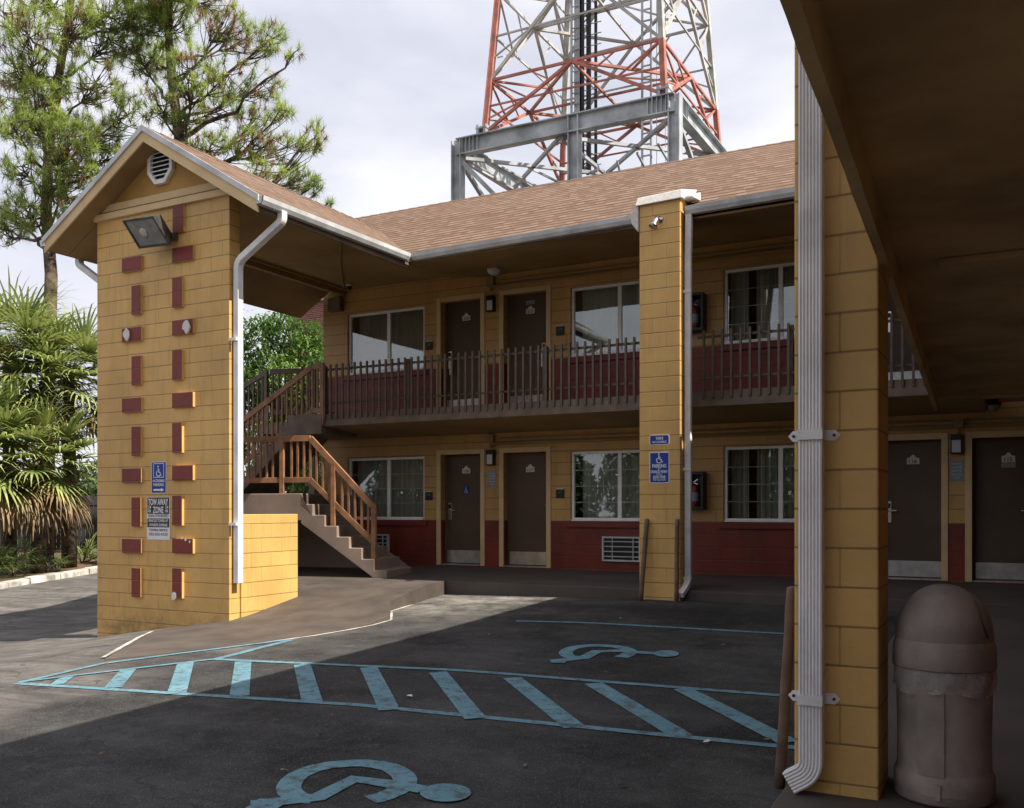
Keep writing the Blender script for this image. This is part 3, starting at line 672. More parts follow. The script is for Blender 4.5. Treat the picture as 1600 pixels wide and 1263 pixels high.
r.build('gable_trim', 'cream', motel, bevel=.006)
# octagonal vent
cx, cz, ro = -10.72, 4.90, .285
v_ = MB(); oc = [(cx+ro*.94*math.cos(R(22.5+45*k)), cz+ro*1.10*math.sin(R(22.5+45*k))) for k in range(8)]; ic = [(cx+.205*math.cos(R(22.5+45*k)), cz+.25*math.sin(R(22.5+45*k))) for k in range(8)]
for k in range(8):
    j = (k+1) % 8; v_.hexa([(oc[k][0], 9.535, oc[k][1]), (oc[j][0], 9.535, oc[j][1]), (ic[j][0], 9.535, ic[j][1]), (ic[k][0], 9.535, ic[k][1]), (oc[k][0], 9.60, oc[k][1]), (oc[j][0], 9.60, oc[j][1]), (ic[j][0], 9.60, ic[j][1]), (ic[k][0], 9.60, ic[k][1])])
vent = v_.build('gable_vent', 'white_paint', motel, bevel=.006)
v_ = MB()
for k in range(8):
    z = cz-.22+k*.063; hw = min(.19, .285-abs(z-cz)*.72); v_.hexa([(cx-hw, 9.545, z-.018), (cx+hw, 9.545, z-.018), (cx+hw, 9.585, z+.008), (cx-hw, 9.585, z+.008), (cx-hw, 9.545, z-.004), (cx+hw, 9.545, z-.004), (cx+hw, 9.585, z+.020), (cx-hw, 9.585, z+.020)])
v_.build('vent_louvres', 'white_paint', vent)
v_ = MB(); v_.prism([(x, 9.592, z) for x, z in ic], (0, .006, 0)); v_.build('vent_backing', 'black_plastic', vent)
# pylon
def wall_grid(mb, x0, x1, y0, y1, z0, z1): mb.box(x0, x1, y0, y1, z0, z1)
p_ = MB(); p_.box(-12.06, -9.42, 9.57, 9.77, -2.1, 4.30); p_.build('pylon_wall', 'block', motel, bevel=.008)
def redblock(x0, x1, z0, z1, chip=False):
    q = MB(); q.box(x0, x1, 9.53, 9.572, z0, z1); o_ = q.build('raised_block', 'block_plain', motel); o_.data.materials.append(M['red_block'])
    for p_ in o_.data.polygons:
        if p_.normal.y < -.5: p_.material_index = 1
c = .2032
zt = 3.655
for j in range(5):              # right column
    zz = zt - j*c*5
    if j == 0: redblock(-10.45, -10.24, 3.87, 4.25)
    # horizontal, then vertical
    redblock(-10.46, -10.06, zz-c+.0, zz); 
    redblock(-10.46, -10.27, zz-c*4.1+.0, zz-c*2.05)
for j in range(5):              # left column
    zz = zt - .02 - j*c*5
    redblock(-11.48, -11.08, zz-c, zz); redblock(-11.28, -11.09, zz-c*4.1, zz-c*2.05)
q = MB(); rr = random.Random(3)
for (X, Z) in ((-11.36, 2.52), (-10.16, 2.52)):
    n = 11; q = MB(); q.prism([(X+(.045+.028*rr.random())*math.cos(2*math.pi*k/n)*1.1, 9.526, Z+(.06+.045*rr.random())*math.sin(2*math.pi*k/n)) for k in range(n)], (rr.uniform(-.01, .01), -.022, .01))
    q.build('patch_of_filler', 'stucco_patch', motel)
q = MB()
for (X, Z, s2) in ((-10.42, -1.22, .045), (-10.20, -.425, .02), (-10.27, -.405, .016), (-10.12, -.45, .014)):
    n = 8; q.prism([(X+s2*(.6+.8*rr.random())*math.cos(2*math.pi*k/n), 9.5285, Z+s2*(.6+.9*rr.random())*math.sin(2*math.pi*k/n)) for k in range(n)], (0, -.0015, 0))
q.build('chipped_paint', 'sign_white', motel)

# gutters
GP = [(0, 0), (.085, 0), (.115, .05), (.125, .105), (.105, .105), (.10, .06), (.08, .012), (0, .012)]
def gutter(a, b2, outn, name='gutter'):
    a, b2, n_ = Vector(a), Vector(b2), Vector(outn); mb = MB(); k = len(GP)
    for P in (a, b2):
        for (d, h) in GP: mb.v.append(tuple(P + n_*d + Vector((0, 0, h))))
    for i in range(k): j = (i+1) % k; mb.f.append((i, j, k+j, k+i))
    mb.f.append(tuple(range(k))); mb.f.append(tuple(range(k, 2*k)))
    for P in (a, b2): mb.poly([P + n_*d + Vector((0, 0, h)) for d, h in GP[:4]] + [P + Vector((0, 0, .105))])
    return mb.build(name, 'gutter_grey', motel)
gutter((-8.63, 9.24, 3.91), (-8.63, 12.60, 3.96), (1, 0, 0)); gutter((-8.51, 12.71, 3.965), (-4.69, 12.71, 4.03), (0, -1, 0)); gutter((-4.02, 12.71, 4.04), (-1.52, 12.71, 4.085), (0, -1, 0))
gutter((2*RX+8.63, 9.24, 3.91), (2*RX+8.63, 14.9, 3.91), (-1, 0, 0)); gutter((-1.51, 1.0, 3.93), (-1.51, 12.6, 3.93), (-1, 0, 0))
for b_ in ((-8.62, -4.7, 12.712, 12.735, 3.985, 4.06), (-4.0, -1.5, 12.712, 12.735, 4.06, 4.15), (-8.655, -8.632, 9.3, 12.72, 3.86, 4.0), (2*RX+8.632, 2*RX+8.655, 9.3, 14.9, 3.86, 4.0)): f = MB(); f.box(*b_); f.build('eave_fascia', 'fascia_brown', motel)

# pillars
p_ = MB(); p_.box(-4.66, -4.07, 12.55, 12.95, -1.7, 4.27); p_.build('pillar', 'block', motel, bevel=.01)
p_ = MB(); p_.box(-1.045, -.625, 5.15, 5.57, -1.9, 3.95); p_.build('pillar', 'block', motel, bevel=.01)
q = MB()      # patched flashing on top of the middle pillar
q.hexa([(-4.71, 12.50, 4.22), (-4.03, 12.50, 4.24), (-4.03, 12.98, 4.30), (-4.71, 12.98, 4.30), (-4.69, 12.54, 4.34), (-4.05, 12.54, 4.37), (-3.98, 13.05, 4.50), (-4.62, 13.05, 4.48)])
q.hexa([(-4.76, 12.52, 3.98), (-4.67, 12.52, 3.86), (-4.665, 12.8, 3.90), (-4.76, 12.8, 3.98), (-4.80, 12.52, 4.10), (-4.67, 12.52, 4.27), (-4.665, 12.8, 4.27), (-4.76, 12.8, 4.16)])
q.hexa([(-4.1, 12.62, 4.26), (-3.93, 12.66, 4.28), (-3.90, 12.95, 4.30), (-4.1, 12.95, 4.30), (-4.1, 12.62, 4.30), (-3.93, 12.66, 4.31), (-3.90, 12.95, 4.42), (-4.1, 12.95, 4.42)])
q.build('flashing', 'stucco_patch', motel, bevel=.01)

# downspouts
RP = []
def ribprof(wx, wy, nr=6, d=.005):
    pts = []; n = nr*2
    for k in range(n+1): pts.append((-wx/2 + wx*k/n, -wy/2 - (d if k % 2 else 0)))
    for k in range(n+1): pts.append((wx/2 - wx*k/n, wy/2 + (d if k % 2 else 0)))
    return pts
def spout(pts, wx, wy, ref, mat='spout_white', name='downspout', nr=6):
    mb = MB(); mb.sweep(pts, ribprof(wx, wy, nr), ref); return mb.build(name, mat, motel)
def arc(pts, r_=.1, n=6):       # rounded corners
    P = [Vector(p_) for p_ in pts]; o_ = [P[0]]
    for i in range(1, len(P)-1):
        a, b2 = (P[i-1]-P[i]), (P[i+1]-P[i]); rr_ = min(r_, a.length*.45, b2.length*.45); a, b2 = a.normalized(), b2.normalized()
        for k in range(n+1):
            t_ = k/n; o_.append((1-t_)**2*(P[i]+a*rr_) + 2*t_*(1-t_)*P[i] + t_*t_*(P[i]+b2*rr_))
    return o_ + [P[-1]]
d1 = spout(arc([(-8.57, 9.66, 3.93), (-8.57, 9.66, 3.80), (-9.345, 9.66, 3.36), (-9.345, 9.66, -1.0)], .10), .10, .08, (0, 1, 0))
q = MB()
for z in (2.3, -.2): q.box(-9.43, -9.30, 9.565, 9.60, z-.02, z+.02)
q.build('bracket', 'spout_white', d1)
spout(arc([(-12.88, 9.9, 3.92), (-12.88, 9.9, 3.80), (-12.15, 9.85, 3.36), (-12.15, 9.85, -1.4)], .10), .10, .08, (0, 1, 0))
d2 = spout(arc([(-3.98, 12.66, 4.06), (-3.98, 12.66, 3.90), (-4.01, 12.72, 3.45), (-4.01, 12.72, -1.02), (-4.05, 12.50, -1.17)], .1), .085, .07, (1, 0, 0))
q = MB()
for z in (3.0, .55, -.95): q.box(-4.08, -3.96, 12.675, 12.685, z-.02, z+.02)
q.build('bracket', 'spout_white', d2)
mb = MB(); mb.sweep(arc([(-.945, 5.095, 3.9), (-.945, 5.095, -1.36), (-1.055, 5.095, -1.43)], .10, 10), [(b_, a_) for a_, b_ in ribprof(.118, .08, 7)], (0, 1, 0)); d3 = mb.build('downspout', 'spout_white', motel)
for z in (.385, -.985):
    q = MB(); q.prism([(-1.075, 5.142, z), (-1.05, 5.142, z+.028), (-1.005, 5.142, z+.028), (-1.005, 5.142, z-.028), (-1.05, 5.142, z-.028)], (0, .006, 0))
    q.prism([(-.81, 5.142, z), (-.835, 5.142, z+.028), (-.885, 5.142, z+.028), (-.885, 5.142, z-.028), (-.835, 5.142, z-.028)], (0, .006, 0))
    q.box(-1.008, -.882, 5.036, 5.042, z-.026, z+.026); q.box(-1.01, -1.004, 5.042, 5.148, z-.026, z+.026); q.box(-.886, -.88, 5.042, 5.148, z-.026, z+.026)
    q.build('strap', 'spout_white', d3)
q = MB()
for z in (.385, -.985):
    for x in (-1.045, -.84): q.tube([(x, 5.143, z), (x, 5.132, z)], .008, 8)
q.build('strap_screw', 'black_plastic', d3)

# balcony slab, side balcony ceiling
YB = 13.5
b_ = MB(); b_.hexa([(-10.99, YB, 1.49), (-.40, YB, 1.49), (-.40, 15.0, 1.37), (-10.99, 15.0, 1.37), (-10.99, YB, 1.705), (-.40, YB, 1.705), (-.40, 15.0, 1.74), (-10.99, 15.0, 1.74)])
b_.prism([(-10.99, YB, 1.49), (-10.99, 15.0, 1.37), (-12.2, 15.0, 1.37), (-11.7, 14.2, 1.40)], (0, 0, .3))
balc = b_.build('balcony_floor', 'soffit', motel)
f = MB(); f.box(-11.0, -.62, YB-.03, YB-.002, 1.488, 1.71); f.build('balcony_fascia', 'fascia_brown', balc, bevel=.004)
FX = lambda Y: -.43 - .0385*Y                 # outer edge of the side balcony
cl_ = MB(); cl_.prism([(FX(1.2)+.03, 1.2, 1.425), (1.0, 1.2, 1.425), (1.0, 13.46, 1.425), (FX(13.46)+.03, 13.46, 1.425)], (0, 0, .275)); cl_.build('side_balcony_floor', 'soffit_lifted', motel)
for y_ in (5.9, 13.2): cl_ = MB(); cl_.box(-.40, .99, y_, y_+.15, 1.385, 1.424); cl_.build('ceiling_joint', 'soffit_lifted', motel, bevel=.01)
cl_ = MB(); rr = random.Random(5); ys_ = [1.2] + [.25*k for k in range(6, 55)]; bot = []
for y in ys_: 
    if y > 13.46: break
    bot.append((y, 1.262 + rr.uniform(-.006, .006)))
for (ya, za), (yb_, zb_) in zip(bot, bot[1:]):
    xa = FX(ya)+.045; xb = FX(yb_)+.045
    cl_.hexa([(xa-.045, ya, za), (xa, ya, za), (xb, yb_, zb_), (xb-.045, yb_, zb_), (xa-.045, ya, 1.72), (xa, ya, 1.72), (xb, yb_, 1.72), (xb-.045, yb_, 1.72)])
cl_.build('side_balcony_fascia', 'soffit_lifted', motel)
# conduits under ceilings
q = MB()
for dz, zz in ((0, 1.20), (2.83, 1.20)):
    q.tube([(-8.35, 14.95, zz+dz-.02), (1.0, 14.95, zz+dz-.02)], .022, 8); q.tube([(-8.2, 14.96, zz+dz+.07), (1.0, 14.96, zz+dz+.07)], .016, 8)
    q.tube([(-8.38, 14.95, zz+dz-.09), (-8.38, 14.95, zz+dz+.10)], .03, 8)
    q.box(-8.45, -8.31, 14.90, 14.995, zz+dz-.0, zz+dz+.14); q.box(-.80, -.68, 14.90, 14.995, zz+dz-.04, zz+dz+.08)
    q.tube([(-.74, 14.95, zz+dz-.14), (-.74, 14.95, zz+dz+.02)], .02, 8)
q.build('conduit', 'soffit', motel)
q = MB(); q.box(-12.02, -11.72, 14.86, 14.995, 3.90, 4.16); q.build('junction_box', 'fascia_brown', motel, bevel=.006)

# balcony railing: balusters outside the rails
def rail_obj(pts, w_, h_, name, parent, mat): mb = MB(); [mb.bar(a, b2, w_, h_) for a, b2 in zip(pts, pts[1:])]; return mb.build(name, mat, parent, bevel=.003)
rl = MB()
for (xa, xb) in ((-10.97, -4.60), (-4.12, -.95)):
    rl.bar((xa, YB+.012, 2.50), (xb, YB+.012, 2.50), .035, .035); rl.bar((xa, YB+.012, 1.90), (xb, YB+.012, 1.90), .03, .03)
railing = rl.build('balcony_railing', 'rail_brown', motel)
bal = MB(); bal.box(-.016, .016, -.016, .016, 0, .975); bo = None
x = -10.95
def copy_part(o_, loc, parent): c_ = o_.copy(); C.objects.link(c_); c_.parent = parent; c_.location = Vector(loc) - wloc(parent); return c_
while x < -.98:
    if not (-4.62 < x < -4.05):
        if bo is None: bo = bal.build('baluster', 'rail_brown', railing); bo.location = Vector((x, YB-.048, 1.61)) - wloc(railing)
        else: copy_part(bo, (x, YB-.048, 1.61), railing)
    x += .1335
post = MB(); post.box(-.04, .04, -.04, .04, 0, 1.02); pb = None
for x in (-11.03, -9.2, -6.6, -2.8):
    if pb is None: pb = post.build('railing_post', 'rail_brown', railing); pb.location = Vector((x, YB+.05, 1.55)) - wloc(railing)
    else: copy_part(pb, (x, YB+.05, 1.55), railing)

# low wall beside the ramp
q = MB(); q.box(-9.60, -9.395, 9.772, 10.93, -1.9, -.07)
tag(q.build('low_wall', 'block', bevel=.01, origin=(-9.7536, 10.16, -1.4224)), 'low mustard block wall in sunlight behind the tall pylon', 'wall')

# ================================================================ STAIRCASE
SB = Vector((-10.4, 13.2, -1.13)); stair = empty('staircase', SB)
tag(stair, 'brown concrete staircase with a half landing and slatted brown railings', 'staircase')
PHI = R(11.0); PV = Vector((-9.62, 12.56))               # the lower flight stands slightly askew to the wall
def lw(u, v, z): return (PV.x + u*math.cos(PHI) - v*math.sin(PHI), PV.y + u*math.sin(PHI) + v*math.cos(PHI), z)
def atS(x, y, v=0.0):                                     # picture point to (u, z) on the flight's side plane
    a = ray(x, y); px_, py_ = lw(0, v, 0)[:2]; n = Vector((-math.sin(PHI), math.cos(PHI))); k = (px_*n.x + py_*n.y) / (a.x*n.x + a.y*n.y)
    return ((a.x*k-PV.x)*math.cos(PHI) + (a.y*k-PV.y)*math.sin(PHI), a.z*k)
def xf(mb): mb.v = [lw(*p_) for p_ in mb.v]; return mb
(xl, zl), (x6, z6) = atS(469.8, 771.3), atS(545.7, 839.3)
RS, TR, DPT = (zl-z6)/4, (x6-xl)/4, 1.03
pts = [(xl, zl)]; x, z = xl, zl
while z - RS > -1.13: z -= RS; pts.append((x, z)); x += TR; pts.append((x, z))
pts.append((x, -1.2))
SLP = RS/TR
out_ = pts + [(x-.12, -1.2), (xl, zl-.50)]
q = MB(); q.prism([(a, 0, b2) for a, b2 in out_], (0, DPT, 0)); xf(q).build('lower_flight', 'stair_brown', stair, bevel=.01)
q = MB(); q.box(-3.7, xl-.001, 0, 2.0, zl-.45, zl); xf(q).build('landing', 'stair_brown', stair, bevel=.01)
q = MB(); q.box(-3.6, -3.4, .2, 1.9, -2.2, zl-.451); xf(q).build('landing_support', 'stair_brown', stair)
q = MB(); q.prism([(-3.6, DPT+.75, -2.2), (xl+1.15, DPT+.75, -2.2), (xl+1.15, DPT+.75, -1.05), (xl+.05, DPT+.75, zl-.60), (xl-.05, DPT+.75, zl-.47), (-3.6, DPT+.75, zl-.47)], (0, .15, 0)); xf(q).build('under_stair_blocker', 'stair_brown', stair)  # added wall that keeps the gap beneath the stairs dark
x, z = -13.2, zl; pts = [(x, z)]
for k in range(8): z += 1.45/8; pts.append((x, z)); x += TR-.02; pts.append((x, z))
xe = x; pts += [(-11.0, z), (-11.0, z-.36), (xe-.1, z-.36), (-13.2, zl-.2)]
q = MB(); q.prism([(a, 13.42, b2) for a, b2 in pts], (0, 1.05, 0)); q.build('upper_flight', 'fascia_brown', stair)
q = MB(); q.box(-13.5, -12.25, 14.48, 16.2, 1.5, 1.72); q.box(-13.45, -13.3, 14.6, 14.75, -2.2, 1.5); q.box(-13.45, -13.3, 16.0, 16.15, -2.2, 1.5); q.build('upper_landing', 'fascia_brown', stair)
def fence_run(P, y, mat, spacing=.118, posts=(), T=None):
    """P: stations (x, ztop, zbot) along a vertical plane; builds rails, balusters and posts"""
    fin = (lambda m_: m_) if T is None else xf
    mb = MB(); Yf = (lambda x_: y) if not callable(y) else y
    for (a, b2) in zip(P, P[1:]):
        mb.bar((a[0], Yf(a[0]), a[1]), (b2[0], Yf(b2[0]), b2[1]), .05, .10); mb.bar((a[0], Yf(a[0]), a[2]), (b2[0], Yf(b2[0]), b2[2]), .04, .09)
    ra = fin(mb).build('stair_railing', mat, stair, bevel=.004)
    x_ = P[0][0] + spacing/2
    def zat(x_, i):
        for a, b2 in zip(P, P[1:]):
            if a[0]-1e-6 <= x_ <= b2[0]+1e-6: t_ = (x_-a[0])/(b2[0]-a[0]); return a[i] + (b2[i]-a[i])*t_
    while x_ < P[-1][0]:
        if all(abs(x_-p_[0]) > .06 for p_ in posts):
            z1, z0 = zat(x_, 1), zat(x_, 2); yy = Yf(x_)
            m_ = MB(); m_.box(x_-.018, x_+.018, yy-.014, yy+.014, z0+.03, z1-.03); fin(m_).build('baluster', mat, ra)
        x_ += spacing
    for (xp, zb) in posts:
        yy = Yf(xp); m_ = MB(); m_.box(xp-.04, xp+.04, yy-.032, yy+.032, zb, zat(min(max(xp, P[0][0]), P[-1][0]), 1)+.02); fin(m_).build('railing_post', mat, ra, bevel=.004)
    return ra
u1, t1 = atS(485, 685, .06); u2, t2_ = atS(586, 795, .06); b1_ = atS(482, 750, .06)[1]; b2_ = atS(584, 850, .06)[1]
fence_run([(-3.6, t1, b1_), (u1, t1, b1_), (u2, t2_, b2_)], .06, 'rail_sunlit', .118, [(-3.5, .2), (atS(441, 700, .06)[0], zl), (atS(521, 780, .06)[0], atS(521, 822, .06)[1]), (u2-.02, -1.12)], T=1)
# inner railing between the flights
P = [(-13.35, 1.36, .55), (-11.28, 2.53, 1.72), (-11.05, 2.53, 1.72)]
a0 = atY(379, 658, 13.46); a1 = atY(489, 573, 13.46); a2 = atY(506, 573, 13.46)
P = [(-13.3, a0.z - (a0.x+13.3)*(a1.z-a0.z)/(a1.x-a0.x), a0.z - (a0.x+13.3)*(a1.z-a0.z)/(a1.x-a0.x) - .80), (a1.x, a1.z, a1.z-.80), (a2.x, a1.z, a1.z-.80)]
fence_run(P, 13.46, 'rail_sunlit', .118, [(-12.95, .3), (a2.x-.03, 1.5)])
# rear railing of the upper flight, and the short one round to the end wall
b0, b1 = atY(378, 606, 14.5), atY(418, 581, 14.5)
sl = (b1.z-b0.z)/(b1.x-b0.x)
fence_run([(-15.0, b1.z-(b1.x+15.0)*sl, b1.z-(b1.x+15.0)*sl-.82), (b1.x, b1.z, b1.z-.82)], 14.5, 'rail_brown', .12, [(b1.x-.03, 1.5), (-14.9, -2.1)])
fence_run([(b1.x+.05, b1.z, b1.z-.82), (-12.30, b1.z, b1.z-.82)], lambda x_: 14.5 + (x_-b1.x)*.35, 'rail_brown', .12, [(-12.32, 1.5)])
# ================================================================ WALL LAMPS, BOXES, SIGNS ON THE FRONT WALL
def lantern(loc, label):
    t_ = empty('wall_lantern', loc); tag(t_, label, 'wall lamp', 'wall lanterns between paired doors'); X, Y, Z = loc
    m_ = MB(); m_.box(X-.075, X+.075, Y-.02, Y, Z-.14, Z+.14); m_.box(X-.075, X+.075, Y-.11, Y-.02, Z+.06, Z+.14); m_.box(X-.075, X-.06, Y-.11, Y-.02, Z-.14, Z+.06); m_.box(X+.06, X+.075, Y-.11, Y-.02, Z-.14, Z+.06); m_.box(X-.06, X+.06, Y-.11, Y-.02, Z-.14, Z-.125)
    m_.build('housing', 'black_plastic', t_, bevel=.004); m_ = MB(); m_.box(X-.058, X+.058, Y-.105, Y-.03, Z-.12, Z+.055); m_.build('diffuser', 'frosted', t_, bevel=.004)
lantern((-8.38, YF, .93), 'black wall lantern on the ground floor beside the door with the wheelchair sticker'); lantern((-8.38, YF, 3.70), 'black wall lantern between the two upper floor doors behind the railing')
lantern((-.77, YF, .93), 'black wall lantern between the two dark doors behind the trash can')
def notice(name, x0, x1, z0, z1, mat, label, y=YF, th_=.006):
    m_ = MB(); m_.box(x0, x1, y-th_, y-.001, z0, z1); o_ = m_.build(name, mat, origin=((x0+x1)/2, y, z0), bevel=.002); return tag(o_, label, 'sign')
for (x0, x1, lab) in ((-8.47, -8.30, 'pale notice on the wall strip beside the door with the wheelchair sticker'), (-.86, -.68, 'pale notice between the two dark doors behind the trash can')):
    n_ = notice('notice_sign', x0, x1, .40, .70, 'sign_grey', lab); n_['group'] = 'blue grey notices below the lanterns'
    for k in range(5): text_mesh(('FLORIDA LAW', 'NO REFUNDS', 'GUEST NOTICE', 'CHECK OUT', '11 AM')[k], .03, 'sign_white', 'lettering', n_, ((x0+x1)/2, YF-.0075, .64-k*.05), (1, 0, 0), (0, 0, 1), width=.13 if k < 4 else .07)
def plaque(x, z, label, tilt=0):
    m_ = MB(); m_.box(x-.075, x+.075, YF-.025, YF-.001, z-.075, z+.075); o_ = m_.build('room_plaque', 'black_plastic', origin=(x, YF, z), bevel=.004); tag(o_, label, 'plaque', 'black room plaques beside the doors')
    t_ = text_mesh({0: '118', 1: '117'}[0 if x < -8.4 else 1] if z < 2 else ('218' if x < -8.4 else '217'), .05, 'sign_grey', 'lettering', o_, (x, YF-.027, z+.005), (1, 0, 0), (0, 0, 1)); m_ = MB(); m_.box(x-.06, x+.078, YF-.035, YF-.001, z+.076, z+.088); m_.build('top_edge', 'plaque_white', o_)
for (X, Z, lab) in ((-9.73, .25, 'small black plaque left of the ground floor door with the wheelchair sticker'), (-7.02, .27, 'small black plaque on the ground floor just left of the middle window'), (-9.73, 3.06, 'small black plaque left of the left upper door'), (-7.02, 3.10, 'small black plaque right of the right upper door')): plaque(X, Z, lab)
def acunit(x0, x1, z0, z1, label):
    t_ = empty('air_conditioner', ((x0+x1)/2, YF, z0)); tag(t_, label, 'air conditioner', 'wall air conditioners below the ground floor windows')
    m_ = MB(); y = YF-.06; m_.box(x0, x1, y, YF-.001, z0, z0+.03); m_.box(x0, x1, y, YF-.001, z1-.03, z1); m_.box(x0, x0+.03, y, YF-.001, z0+.03, z1-.03); m_.box(x1-.03, x1, y, YF-.001, z0+.03, z1-.03)
    m_.build('frame', 'gutter_grey', t_, bevel=.004)
    m_ = MB(); m_.box(x0+.03, x1-.03, YF-.012, YF-.002, z0+.03, z1-.03); m_.build('backing', 'black_plastic', t_)
    m_ = MB(); 
    for k in range(1, 5): z = z0 + (z1-z0)*k/5; m_.box(x0+.03, x1-.03, y+.008, y+.022, z-.008, z+.008)
    m_.box(x1-.14, x1-.125, y+.004, y+.026, z0+.03, z1-.03); m_.box(x0+.18, x0+.19, y+.004, y+.026, z0+.03, z1-.03)
    m_.build('grille', 'gutter_grey', t_)
acunit(-11.32, -10.63, -.90, -.48, 'silver through wall air conditioner behind the foot of the stairs'); acunit(-6.22, -5.53, -.88, -.46, 'silver through wall air conditioner left of the middle pillar')
def extinguisher(x0, x1, z0, z1, label):
    cx = (x0+x1)/2; t_ = empty('fire_extinguisher_cabinet', (cx, YF, z0)); tag(t_, label, 'extinguisher box', 'fire extinguisher cabinets on the front wall'); y = YF-.20
    m_ = MB(); m_.box(x0, x1, YF-.02, YF-.001, z0, z1); m_.box(x0, x0+.02, y, YF-.02, z0, z1); m_.box(x1-.02, x1, y, YF-.02, z0, z1); m_.box(x0+.02, x1-.02, y, YF-.02, z1-.02, z1); m_.box(x0+.02, x1-.02, y, YF-.02, z0, z0+.02)
    for a, b2, c_, d in ((x0, x1, z1-.045, z1), (x0, x1, z0, z0+.045), (x0, x0+.04, z0+.045, z1-.045), (x1-.04, x1, z0+.045, z1-.045)): m_.box(a, b2, y-.015, y-.001, c_, d)
    m_.build('cabinet', 'black_plastic', t_, bevel=.004)
    m_ = MB(); yc = YF-.11; m_.tube([(cx, yc, z0+.03), (cx, yc, z0+.05), (cx, yc, z0+.34), (cx, yc, z0+.39), (cx, yc, z0+.41)], [.05, .058, .058, .045, .02], 16); e_ = m_.build('extinguisher', 'extinguisher', t_, smooth=True)
    m_ = MB(); m_.tube([(cx, yc, z0+.13), (cx, yc, z0+.27)], .0595, 16, False); m_.build('extinguisher_label', 'sign_grey', e_, smooth=True)
    m_ = MB(); m_.bar((cx-.02, yc-.03, z0+.43), (cx+.07, yc-.07, z0+.48), .02, .012); m_.bar((cx-.02, yc-.03, z0+.43), (cx+.07, yc-.07, z0+.40), .02, .012); m_.tube([(cx, yc, z0+.40), (cx, yc, z0+.45)], .018, 8); m_.build('extinguisher_handle', 'chrome', e_)
extinguisher(-4.74, -4.42, .0, .60, 'black cabinet with a red fire extinguisher, ground floor, right of the middle pillar')
extinguisher(-4.74, -4.42, 2.86, 3.46, 'black cabinet with a red fire extinguisher on the upper floor above the other one')
# door hangers, cameras, round lamps
for (X, Z, lab) in ((-9.30, 2.66, 'white card hanging from the handle of the left upper door'), (-7.40, 2.68, 'white card hanging from the handle of the right upper door')):
    m_ = MB(); m_.prism([(X-.04, YF+.09, Z-.16), (X+.04, YF+.09, Z-.16), (X+.04, YF+.09, Z+.14), (X+.02, YF+.09, Z+.16), (X-.02, YF+.09, Z+.16), (X-.04, YF+.09, Z+.14)], (0, -.003, 0))
    o_ = m_.build('door_hanger', 'sign_white', origin=(X, YF+.09, Z-.16)); tag(o_, lab, 'door hanger', 'door hangers on the upper doors')
    for k in range(3): text_mesh(('DO', 'NOT', 'DISTURB')[k], .022, 'sign_black', 'lettering', o_, (X, YF+.0855, Z+.03-k*.04), (1, 0, 0), (0, 0, 1), width=(.025, .035, .06)[k])
c_ = Vector((-11.25, 14.55, 4.245)); t_ = empty('security_camera', c_); tag(t_, 'small dome security camera under the upper soffit near the stair corner', 'camera')
m_ = MB(); m_.lathe([(.001, .055), (.06, .05), (.065, .02), (.06, .0)], 20, c_); m_.build('camera_body', 'plaque_white', t_, smooth=True)
m_ = MB(); m_.lathe([(.055, 0), (.05, -.03), (.03, -.055), (.001, -.065)], 20, c_); m_.build('camera_dome', 'black_plastic', t_, smooth=True)
c_ = atY(772, 436, 14.3); c_ = Vector((c_.x, 14.3, 4.09)); t_ = empty('ceiling_lamp', c_); tag(t_, 'round pale ceiling lamp above the upper doors', 'ceiling lamp')
m_ = MB(); m_.lathe([(.001, .06), (.11, .055), (.12, .03), (.12, .01)], 24, c_); m_.build('lamp_base', 'plaque_white', t_, smooth=True)
m_ = MB(); m_.lathe([(.115, .01), (.10, -.03), (.06, -.055), (.001, -.065)], 24, c_); m_.build('lamp_bowl', 'frosted', t_, smooth=True)
c_ = atD(1553, 651, 12.2); c_ = Vector((c_.x, c_.y, 1.33)); t_ = empty('dome_camera', c_); tag(t_, 'black dome camera under the dark ceiling above the trash can', 'camera')
m_ = MB(); m_.lathe([(.001, .09), (.05, .085), (.05, .04), (.085, .035), (.085, .0)], 20, c_); m_.build('camera_base', 'black_plastic', t_, smooth=True)
m_ = MB(); m_.lathe([(.075, 0), (.065, -.04), (.035, -.07), (.001, -.08)], 20, c_); m_.build('camera_dome', 'lamp_glass', t_, smooth=True)
c_ = atY(1026, 346, 12.50); t_ = empty('spotlight', (c_.x, 12.55, c_.z)); tag(t_, 'small bare metal spotlight high on the middle pillar', 'spotlight')
m_ = MB(); m_.tube([(c_.x+.03, 12.549, c_.z+.03), (c_.x+.03, 12.53, c_.z+.03)], .045, 16); m_.tube([(c_.x+.03, 12.53, c_.z+.03), (c_.x+.02, 12.47, c_.z+.03)], .014, 8); m_.build('mount', 'chrome', t_, smooth=True)
m_ = MB(); m_.tube([(c_.x+.02, 12.46, c_.z+.05), (c_.x+.012, 12.43, c_.z-.01), (c_.x, 12.41, c_.z-.05), (c_.x-.008, 12.39, c_.z-.09), (c_.x-.01, 12.385, c_.z-.10)], [.026, .034, .036, .062, .064], 20); m_.build('lamp_head', 'chrome', t_, smooth=True)

